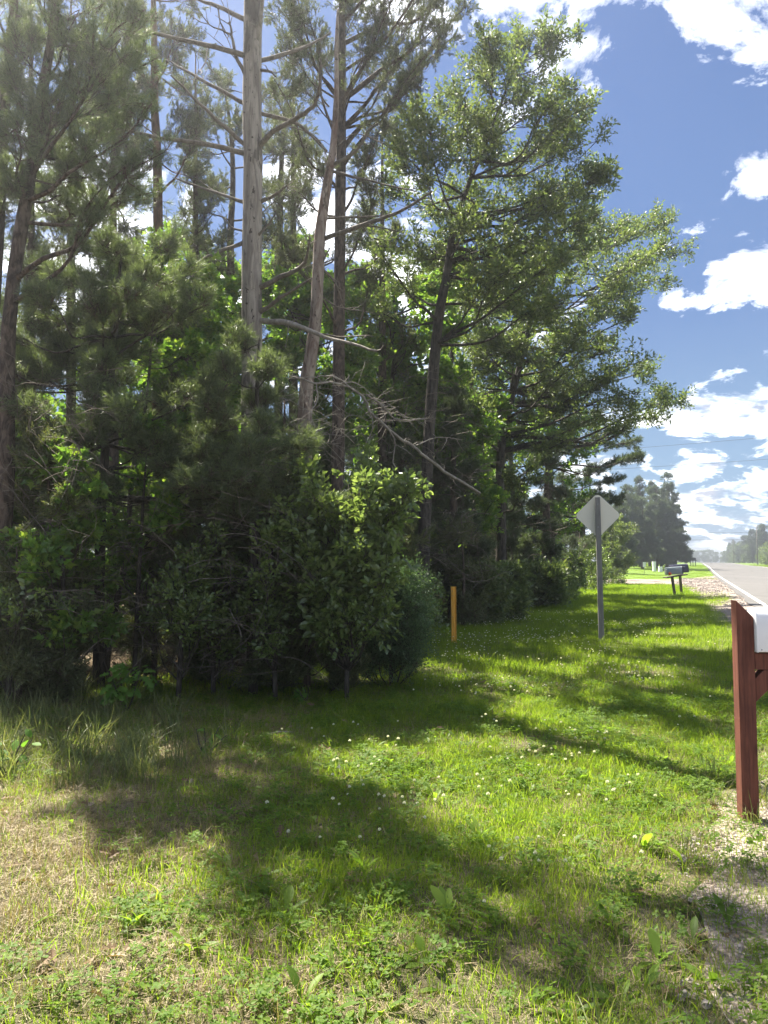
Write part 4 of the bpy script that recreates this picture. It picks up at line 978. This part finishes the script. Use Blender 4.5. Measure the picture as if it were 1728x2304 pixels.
wpine(760, 15, 1000, 80, 'shaded white pine at the foot of the live pine')

for px_, D_, top_, w_, lb_ in ((70, 13, -120, 90, 'slender pine behind the forked left edge pine'), (160, 16, -60, 80, 'slender thin crowned pine left of the rusty trunked pine'), (255, 14, -100, 90, 'slender pine between forked pine and rusty trunked pine'),
                             (440, 16, 120, 70, 'thin pine close left of the pale snag'), (660, 20, 60, 70, 'thin pine seen between the two dead trunks'), (860, 19, 250, 70, 'thin pine between the live pine and the red oak')):
    wpine(px_, D_, top_, w_, lb_, 'short_needles', step=62, scl=(.8, 1.2), bot=820, name='pine_tree', sub=8, n=.9, power=.5)
wpine(60, 10.5, 620, 150, 'soft green pine behind the left edge pine', 'long_needles', step=60, scl=(.8, 1.2), sub=8)
wpine(420, 11.5, 660, 150, 'soft green pine behind the young white pine', 'long_needles', step=60, scl=(.8, 1.2), sub=8)
wpine(640, 12.5, 900, 110, 'small white pine at the foot of the leaning snag', 'long_needles', step=52, scl=(.8, 1.3), sub=8)
# ================================================================== spruce group beyond the driveway
random.seed(90)
for px, D, top, wp, lb, kn in [(1501, 100, 1083, 52, 'tallest pointed spruce at the right end of the far clump', 'short_needles_far'), (1440, 104, 1082, 22, 'thin pointed spruce tip at the left of the far clump', 'short_needles_far'),
                               (1478, 98, 1098, 44, 'broad dark pine in the middle of the far clump', 'long_needles_far'), (1446, 94, 1120, 40, 'grey green drooping pine left in the far clump', 'long_needles_far'),
                               (1412, 92, 1110, 36, 'dark tree at the left end of the far clump', 'short_needles_far'), (1520, 106, 1150, 34, 'lower spruce at the road side of the far clump', 'short_needles_far'), (1392, 74, 1140, 34, 'grey green small pine near the driveway', 'long_needles_far'), (1462, 112, 1100, 40, 'pointed spruce behind the broad dark pine of the far clump', 'short_needles_far'), (1488, 108, 1104, 40, 'pointed spruce just left of the tallest one in the far clump', 'short_needles_far'), (1425, 110, 1108, 36, 'small pointed spruce at the back left of the far clump', 'short_needles_far')]:
    wpine(px, D, top, wp, lb, kn, step=10, scl=(1.2, 2.0), bot=1262, name='spruce_tree', sub=8, n=3.4, power=.95 if 'spruce' in lb else .6)

# ================================================================== prototypes of the inner wood
random.seed(100)
def proto_decid(h, kitn, seed, nc, bark, R0=1.7, z0=.35):
    random.seed(seed); r = empty('forest_tree', (0, 0, -50), 'x', 'tree'); cl = []
    for _ in range(nc):
        f = random.uniform(z0, 1); a = random.uniform(0, 6.28); q = R0*math.sin(min(1, (f-z0+.12)*1.6)*2.2+.3)*math.sqrt(random.random())
        cl.append((Vector((q*math.cos(a), q*math.sin(a), f*h)), random.uniform(.5, .85)))
    t = [Vector((0, 0, -.3))]+[Vector((random.uniform(-.12, .12)*k, random.uniform(-.12, .12)*k, h*k/5)) for k in range(1, 6)]
    grow(r, t, [h*.011, h*.010, h*.008, h*.006, h*.004, .01], cl, kitn, M[bark], sub=6 if kitn == 'wood_leaves' else 4, per=4, rise=.6, scl=(1.0, 1.7) if kitn == 'wood_leaves' else (1.1, 2.0), tk=7, spin=1.0)
    return r
def proto_pine(h, kitn, seed, nc, bark, z0=.35, R0=1.8, scl=(.9, 1.4), cone=True, sub=6, flat=.4):
    random.seed(seed); r = empty('forest_pine', (0, 0, -50), 'x', 'tree'); cl = []
    for _ in range(nc):
        f = random.uniform(z0, .98); a = random.uniform(0, 6.28); rr_ = R0*((1-f)/(1-z0)*.85+.15 if cone else (.5+.5*math.sin(f*3)))
        q = rr_*math.sqrt(random.uniform(.15, 1))
        cl.append((Vector((q*math.cos(a), q*math.sin(a), f*h)), random.uniform(.4, .7)))
    t = [Vector((0, 0, -.3))]+[Vector((random.uniform(-.06, .06)*k, random.uniform(-.06, .06)*k, h*k/5)) for k in range(1, 6)]
    grow(r, t, [h*.012, h*.011, h*.009, h*.006, h*.004, .01], cl, kitn, M[bark], sub=sub, per=5, rise=.1, flat=flat, scl=scl, tk=7, spin=1.5, outw=1.0, tipup=.3)
    return r
PR = {'d1': proto_decid(9, 'wood_leaves', 201, 34, 'bark_oak'), 'd2': proto_decid(7, 'wood_leaves', 202, 30, 'bark_oak', 1.6, .2), 'd3': proto_decid(4, 'wood_leaves', 203, 24, 'bark_oak', 1.3, .1),
      'p1': proto_pine(12, 'short_needles_far', 204, 40, 'bark_pine', .45, 1.9), 'p2': proto_pine(10, 'long_needles_far', 205, 44, 'bark_pine', .15, 1.8), 'p3': proto_pine(5, 'long_needles_far', 206, 30, 'bark_pine', .05, 1.4),
      'b1': proto_decid(8, 'far_leaves', 207, 34, 'bark_oak', 2.6, .12), 'b2': proto_decid(5, 'far_leaves', 208, 26, 'bark_oak', 2.2, .06), 'b3': proto_pine(11, 'short_needles_far', 209, 44, 'bark_pine', .08, 1.7, (1.8, 2.6))}
used = {k: False for k in PR}
def place(key, x, y, sc_, label, cat, group, name=None):
    o = PR[key] if not used[key] else copy_tree(PR[key]); used[key] = True
    o.location = (x, y, ghf(x, y)-.05); o.rotation_euler.z = random.uniform(0, 6.28); o.scale = (sc_, sc_, sc_*random.uniform(.92, 1.12))
    tag(o, label, cat, group)
    if name: o.name = name
    return o
random.seed(300)
LAB = {'d1': 'slim leafy tree deep inside the wood behind the front row', 'd2': 'leafy understory tree deep inside the wood', 'd3': 'low leafy sapling in the shade inside the wood',
       'p1': 'tall thin pine deep inside the wood behind the front row', 'p2': 'shaded white pine deep inside the wood', 'p3': 'young pine in the shade inside the wood'}
GRP = {'d1': 'leafy trees inside the wood', 'd2': 'understory trees inside the wood', 'd3': 'saplings inside the wood', 'p1': 'tall pines inside the wood', 'p2': 'white pines inside the wood', 'p3': 'young pines inside the wood'}
t = 11.0; cnt = 0
rows = [(-8.8, 'front'), (-12, 'mid'), (-16.5, 'mid'), (-22, 'back'), (-29, 'back'), (-37, 'back')]
for s0, kind in rows:
    t = 6.0+random.uniform(0, 2)
    while t < 58:
        s = s0+random.uniform(-1.1, 1.1); x, y = xy(s, t)
        px = 864+F*x/max(y, .1)
        if y > 6 and -500 < px < 1450:
            ks = {'front': ['d3', 'p3', 'd2', 'd3'], 'mid': ['d2', 'p2', 'd3', 'd1', 'p1', 'd2'], 'back': ['d1', 'p2', 'd2', 'p1', 'd1', 'p2']}[kind]
            k = random.choice(ks); sc_ = random.uniform(.75, 1.1)
            if px < 800: sc_ *= .85
            place(k, x, y, sc_, LAB[k], 'tree', GRP[k]); cnt += 1
        t += random.uniform(3.0, 5.2)*(1.0 if kind != 'back' else 1.25)
# right side of the road
random.seed(400)
RG = []
tt = 78.0
while tt < 520:
    for s, k, a, b in ((17+random.uniform(-1, 1.5), random.choice(['b2', 'b2', 'b1']), .55, .85), (23+random.uniform(-1.5, 2), random.choice(['b1', 'b1', 'b3']), .7, 1.0), (30+random.uniform(-2, 2), random.choice(['b3', 'b1']), .8, 1.05)):
        if k == 'b2' and tt > 250: k = 'b3'
        x, y = xy(s, tt+random.uniform(-2, 2)); px = 864+F*x/y
        if px < 1900:
            lb = {'b1': 'dense leafy tree in the row right of the road', 'b2': 'round sunlit bush in front of the trees right of the road', 'b3': 'dark pointed conifer in the row right of the road'}[k]
            place(k, x, y, random.uniform(a, b)*1.2, lb, 'tree' if k != 'b2' else 'bush', {'b1': 'leafy trees right of the road', 'b2': 'bushes right of the road', 'b3': 'conifers right of the road'}[k], {'b1': 'roadside_tree', 'b2': 'roadside_bush', 'b3': 'roadside_conifer'}[k])
    tt += 4.2+tt*.014
for s, tt in [(-3+4*k_, 600+25*math.sin(k_*2.1)) for k_ in range(-6, 12)]+[(-12, 170), (-9, 210), (-14, 240), (-8, 280), (-10, 330), (-7.5, 390), (-7, 460), (-5, 560), (0, 700), (8, 720), (15, 700), (-12, 650), (24, 690)]:
    x, y = xy(s, tt); place('b1', x, y, random.uniform(.8, 1.1), 'distant leafy tree at the far end of the road', 'tree', 'trees at the end of the road', 'distant_tree')

NTH = ['nearest', 'second nearest', 'third nearest', 'fourth nearest', 'fifth nearest', 'sixth nearest', 'seventh nearest', 'eighth nearest', 'ninth nearest', 'tenth nearest', 'eleventh nearest', 'twelfth nearest']
for nm, what in (('roadside_tree', 'dense leafy tree in the row right of the road'), ('roadside_bush', 'round sunlit bush before the trees right of the road'), ('roadside_conifer', 'dark pointed conifer in the row right of the road')):
    ob = sorted([o for o in sc.objects if o.name.split('.')[0] == nm and o.parent is None], key=lambda o: o.location.y)
    for o, nth in zip(ob, NTH): o['label'] = '%s %s' % (nth, what)
    for o in ob[12:]: o['label'] = 'farther '+what
# ================================================================== near plants
random.seed(500)
# big leaved oak seedling
def seedling(px, D, h, n_, L, label, prof=OAKP, W=.62, name='oak_seedling', spread=.25, group=None):
    b = GX(px, D); r = empty(name, b, label, 'seedling', group)
    mb = MB(); tips = []
    for k in range(5):
        e = Vector((random.uniform(-spread, spread), random.uniform(-spread, spread)*.8, h*random.uniform(.45, .95))); mb.tube([ZERO, e*.5+rv(.02), e], [.008, .005, .003], 5, False); tips.append(e)
    mb.build('stem', M['bark_oak'], r)
    for k in range(n_):
        e = random.choice(tips)*random.uniform(.45, 1.05)+rv(.04); d = Vector((random.uniform(-1, 1), random.uniform(-1.2, .5), random.uniform(-.8, .15))).normalized()
        mb = MB(); l = L*random.uniform(.65, 1.15); leaf(mb, ZERO, d, Vector((0, 0, 1))+rv(.3)+Vector((0, -.4, 0)), l, W*l, prof, .12, random.uniform(.1, .35))
        o = mb.build('leaf', M['leaf_big'], r, True); o.location = e
seedling(285, 7.9, .62, 46, .17, 'bright green oak seedling with large lobed leaves at the dark wood edge', spread=.26)
seedling(690, 8.6, .26, 12, .13, 'small oak seedling with lobed leaves before the brownish cedar', spread=.16)
seedling(460, 6.3, .3, 9, .13, 'low seedling with lobed leaves in the tall grass', spread=.2)
seedling(15, 5.6, .42, 16, .10, 'leafy seedling with oval leaves at the left edge of the grass', OVAL2, .6, 'leafy_seedling', .2)
# dead stick on the grass
b = GX(630, 6.9); mb = MB(); mb.tube([(-.12, -.02, .02), (0, 0, .035), (.12, .03, .03)], [.008, .012, .007], 6); tag(mb.build('stick', M['bark_pale'], None, True, b), 'short pale broken stick lying on the dry grass', 'stick')

# ================================================================== ground cover
kit('fine_grass', [blades(600+i, 18, .12, .02, .08, .0026, .8) for i in range(5)], M['grass'])
kit('mid_grass', [blades(610+i, 36, .22, .03, .10, .0045, .7, 2) for i in range(4)], M['grass'])
kit('far_grass', [blades(620+i, 56, .50, .05, .12, .011, .6, 1) for i in range(3)], M['grass'])
kit('tall_grass', [blades(630+i, 20, .09, .22, .50, .0065, 1.0, 5, 1.6) for i in range(4)], M['grass_tall'])
kit('dry_grass', [blades(640+i, 22, .09, .03, .11, .0022, 1.1, 2) for i in range(4)], M['straw'])
kit('straw_litter', [litter(650+i) for i in range(4)], M['straw'])
kit('clover', [clover_clump(660+i) for i in range(5)], M['clover'])
def dead_leaves(seed):
    random.seed(seed); mb = MB()
    for _ in range(4):
        a = random.uniform(0, 6.28); leaf(mb, Vector((random.uniform(-.1, .1), random.uniform(-.1, .1), .012)), Vector((math.cos(a), math.sin(a), random.uniform(-.1, .4))), Vector((0, 0, 1))+rv(.6), random.uniform(.04, .08), .035, OAKP, .5, random.uniform(-.4, .5))
    return mb
M['dead_leaf'] = leafmat('dead_leaf', (.13, .085, .05), (.22, .15, .09), (.34, .27, .2), .25, .6, 1.1, .2)
kit('dead_leaves', [dead_leaves(690+i) for i in range(4)], M['dead_leaf'])
kit('broadleaf', [rosette(670+i) for i in range(5)], M['weed'])
kit('pebbles', [pebbles(680+i) for i in range(4)], M['pebble'])
def vnoise(x, y, f, seed=0):
    rs = np.random.default_rng(seed); v = 0; 
    for k in range(4):
        a = rs.uniform(0, 6.28); ph = rs.uniform(0, 6.28, 2); q = f*(1+.55*k)
        v = v+np.sin((x*math.cos(a)+y*math.sin(a))*q+ph[0]+1.2*np.sin((-x*math.sin(a)+y*math.cos(a))*q*.7+ph[1]))
    return v/4*.5+.5
def region(dmin, dmax, dens, margin=.15):
    """random points on the ground ahead of the camera between two distances"""
    hw = 864/F+margin; A = hw*(dmax**2-dmin**2); N = int(A*dens)
    y = np.sqrt(R.uniform(dmin**2, dmax**2, N)); x = R.uniform(-hw, hw, N)*y
    return x, y
def edge_arr(t): return np.interp(t, EDT, EDS)
def gmask(x, y):
    s, t = st(x, y)
    pr = 1-sm(-.30, .22+.5*sm(9, 6, t), s-edge_arr(t)+.25*(vnoise(x, y, 5, 44)-.5))*(.93-.12*sm(9, 6, t))
    pr = np.where((t > 12) & (s > edge_arr(t)+.1), .0, pr)
    isl = np.exp(-(((s-.62)/.22)**2+((t-29)/4.5)**2)); pr = np.maximum(pr, np.where(isl > .4, .8, 0)*(s < 1.2))
    pr = np.where((t > 44.9) & (t < 59.3+6*sm(-3, 1.3, s)), 0, pr)
    pr = np.where((s > 1.3) & (s < 10.3), 0, pr)
    pr = np.where((t > 60) & (s < 1.3), 1, pr); pr = np.where(s > 10.5, 1, pr)
    return pr
def forest(x, y):
    s, t = st(x, y); e = np.interp(t, [2, 6, 8, 9.5, 13, 20, 30, 45, 58, 60], [-8.5, -5.6, -5.9, -4.6, -4.2, -5.2, -5.4, -5.4, -6, -99]); return sm(0, 1.6, e-s)
def dry(x, y):
    return np.clip(sm(.7, -1.4, x+.06*y)*sm(9.5, 6.5, y)*(.48+.75*vnoise(x, y, 1.6, 3))+sm(.5, -.05, edge_arr(st(x, y)[1])-st(x, y)[0])*sm(9, 4, y)*.35, 0, 1)
def cover(name, kitn, x, y, prob, sc_, tilt=.2, zoff=0, kind='stuff', label=None):
    k = R.random(len(x)) < prob; x, y = x[k], y[k]; sc_ = (sc_[k] if hasattr(sc_, '__len__') else sc_)
    rot = np.stack([R.normal(0, tilt, len(x)), R.normal(0, tilt, len(x)), R.uniform(0, 6.283, len(x))], 1)
    o = scatter(name, kitn, np.stack([x, y, gh(x, y)+zoff], 1), rot, R.uniform(.7, 1.3, len(x))*sc_)
    tag(o, label, 'ground cover'); return o
x, y = region(1.6, 9, 760); d = dry(x, y); f = forest(x, y); lush = vnoise(x, y, 2.3, 5)
cover('grass', 'fine_grass', x, y, gmask(x, y)*(1-.78*d)*(1-f)*(.5+.5*lush), 1.0*(.7+.6*lush), .2, label='fine green grass on the near verge')
x, y = region(9, 26, 95); f = forest(x, y); lush = vnoise(x, y, 1.4, 6)
cover('grass', 'mid_grass', x, y, gmask(x, y)*(1-f)*(.5+.5*lush), .8+.5*lush, .15, label='green grass on the verge round the diamond sign')
x, y = region(25, 46, 17); f = forest(x, y)
cover('grass', 'far_grass', x, y, gmask(x, y)*(1-f), .9, .1, label='bright grass round the two roadside mailboxes')
x, y = region(45, 170, 2.2, .1); s_, t_ = st(x, y)
cover('grass', 'far_grass', x, y, gmask(x, y)*((s_ > -30) & (s_ < 40)), np.where(s_ > 10, 2.6, .85), .05, label='mown lawn grass beyond the gravel driveway')
x, y = region(1.6, 10, 210); d = dry(x, y)
cover('dry_grass', 'dry_grass', x, y, gmask(x, y)*(.12+.75*d)*(1-.6*forest(x, y)), 1.0, .25, label='dry straw coloured grass on the left')
x, y = region(1.6, 11, 90); d = dry(x, y); f = forest(x, y)
cover('straw_litter', 'straw_litter', x, y, np.clip(.15+.7*d+.7*f, 0, 1)*gmask(x, y), 1.1, .08, label='dead straw lying flat on the soil')
x, y = region(1.6, 10, 230); d = dry(x, y); cl_ = vnoise(x, y, 1.9, 9)
cover('clover', 'clover', x, y, gmask(x, y)*(1-d)*(1-forest(x, y))*(.12+.5*sm(.40, .85, cl_)), .85, .2, label='patches of clover leaves in the near grass')
x, y = region(1.6, 12, 48); d = dry(x, y)
cover('broadleaf_weeds', 'broadleaf', x, y, gmask(x, y)*(.25+.55*(1-d))*(1-forest(x, y))*sm(.3, .6, vnoise(x, y, 1.3, 12)), .9, .15, label='small broad leaved weeds mixed in the grass')
x, y = region(1.6, 11, 16); d = dry(x, y)
cover('dead_leaves', 'dead_leaves', x, y, (.12+.5*d+.6*forest(x, y))*gmask(x, y), 1.0, .2, label='curled brown dead leaves lying in the dry grass')
# tall pale grass along the foot of the wood
x, y = region(4.2, 9.6, 120, .2); s_, t_ = st(x, y); px = 864+F*x/y
pr = sm(-2.6, -4.4, s_)*sm(620, 330, px)*sm(8.7, 7.9, y)*sm(4.7, 5.6, y)*(.15+.85*vnoise(x, y, 1.8, 20))
cover('tall_grass', 'tall_grass', x, y, pr*.42, .72, .2, label='long arching pale grass before the dark wood on the left')
x, y = region(7, 34, 12, .1); s_, t_ = st(x, y); f = forest(x, y)
cover('tall_grass', 'tall_grass', x, y, sm(.01, .3, f)*sm(1.0, .6, f)*.9, .75, .15, label='rough tall grass along the foot of the wood')
x, y = region(1.6, 6.5, 40); s_, t_ = st(x, y)
cover('tall_grass', 'tall_grass', x, y, sm(-.6, -.1, s_-edge_arr(t_))*sm(.5, .25, s_-edge_arr(t_))*.20, .5, .2, label='coarse grass tufts beside the sandy shoulder')
# forest floor litter
x, y = region(7.5, 22, 22, .3)
cover('leaf_litter', 'straw_litter', x, y, forest(x, y)*.8, 2.0, .1, label='dead twigs and leaves on the floor of the wood')
x, y = region(1.8, 22, 60); s_, t_ = st(x, y)
cover('gravel_stones', 'pebbles', x, y, ((s_ > edge_arr(t_)-.1) & (s_ < 1.42)).astype(float)*.85, .8, .1, label='loose gravel stones on the shoulder')
x, y = region(22, 60, 6); s_, t_ = st(x, y)
cover('gravel_stones', 'pebbles', x, y, ((s_ > edge_arr(t_)) & (s_ < 1.42)).astype(float)*.9, 2.0, .1, label='loose gravel stones on the farther shoulder')

# clover flowers: nearest ones single, the rest one mass
def flower_mb(seed, hs):
    random.seed(seed); mb = MB(); mb.cur = 1
    mb.tube([(0, 0, -.01), (.004, 0, hs*.6), (.002, .002, hs)], [.0012, .001, .001], 4, False); mb.cur = 0
    for k in range(34):
        u = (k+.5)/34; th = math.acos(1-1.55*u); ph = k*2.4; d = Vector((math.sin(th)*math.cos(ph), math.sin(th)*math.sin(ph), math.cos(th)))
        c_ = Vector((.002, .002, hs+.004)); s1 = d.cross(rv(1)).normalized()*.0021
        mb.add([tuple(c_+d*.003-s1), tuple(c_+d*.003+s1), tuple(c_+d*.0105+s1*.6), tuple(c_+d*.0105-s1*.6)], [(0, 1, 2, 3)])
    return mb
fl = [flower_mb(i, h).mesh('clover_flower', [M['petal'], M['clover']], False) for i, h in enumerate((.09, .11, .13))]
x, y = region(2.2, 7.2, 34, 0); s_, t_ = st(x, y); px = 864+F*x/y
pr = sm(560, 900, px)*sm(1560, 1300, px)*sm(.35, .7, vnoise(x, y, 2.0, 31))*.9
k = R.random(len(x)) < pr; x, y = x[k][:240], y[k][:240]
for i in range(len(x)):
    o = bpy.data.objects.new('clover_flower', fl[i % 3]); COL.objects.link(o)
    o.location = (x[i], y[i], ghf(x[i], y[i])); o.rotation_euler = (R.normal(0, .2), R.normal(0, .2), R.uniform(0, 6.28)); sc_ = R.uniform(.75, 1.15); o.scale = (sc_,)*3
    tag(o, 'small round white clover flower standing in the near grass', 'flower', 'white clover flowers in the near grass')
kit('clover_heads', [flower_mb(i, .11) for i in range(3)], [M['petal'], M['clover']])
x, y = region(7.0, 20, 42, 0); px = 864+F*x/y
pr = sm(860, 1100, px)*sm(1640, 1450, px)*sm(.35, .65, vnoise(x, y, 1.1, 33))*.95
cover('clover_blossom', 'clover_heads', x, y, pr*(1-forest(x, y)), .95, .15, label='white clover blossom speckling the farther grass')

# single broad leaved weeds near the camera
random.seed(900)
WL = []
for k in range(3):
    mb = MB(); leaf(mb, ZERO, Vector((1, 0, .0)), Vector((0, 0, 1)), 1.0, (.30, .36, .25)[k], [(0, .05), (.2, .10), (.4, .28), (.62, .46), (.82, .40), (.94, .2), (1, 0)], .25, .30); WL.append(mb.mesh('leaf', M['weed'], True))
SP = [(880, 2.95), (960, 3.0), (1010, 3.35), (680, 2.75), (1120, 3.3), (1380, 3.3), (1480, 3.05), (1560, 3.2), (1600, 2.9), (1450, 4.2), (1290, 2.8), (520, 3.9), (640, 3.4), (1190, 5.2), (980, 5.0), (1300, 5.6), (1080, 4.3), (1640, 3.35),
      (560, 5.9), (430, 3.1), (820, 3.9), (1540, 4.0), (1400, 2.75), (1690, 4.35), (1350, 6.4), (300, 3.3), (750, 2.95), (1200, 3.9)]
SP.sort()
ORD = ['leftmost', 'second from the left', 'third from the left', 'fourth from the left', 'fifth from the left', 'sixth from the left', 'seventh from the left', 'eighth from the left', 'ninth from the left', 'tenth from the left', 'eleventh from the left', 'twelfth from the left', 'thirteenth from the left', 'fourteenth from the left']
ORD += [o.replace('left', 'right') for o in ORD[::-1]]
for i, (px, D) in enumerate(SP):
    b = GX(px, D); r = empty('broadleaf_weed', b, 'x', 'weed', 'broad leaved weeds in the near grass', random.uniform(0, 6.28))
    tag(r, 'broad leaved weed in the near grass, %s of the weed rosettes' % ORD[i], 'weed')
    for k in range(random.randint(4, 7)):
        o = bpy.data.objects.new('leaf', random.choice(WL)); COL.objects.link(o); o.parent = r
        l = random.uniform(.07, .15); o.scale = (l, l*random.uniform(.8, 1.1), l)
        o.rotation_euler = (random.uniform(-.3, .3), -random.uniform(.4, 1.25), k*1.15+random.uniform(-.4, .4))
print('forest trees', cnt, 'objects', len(sc.objects))
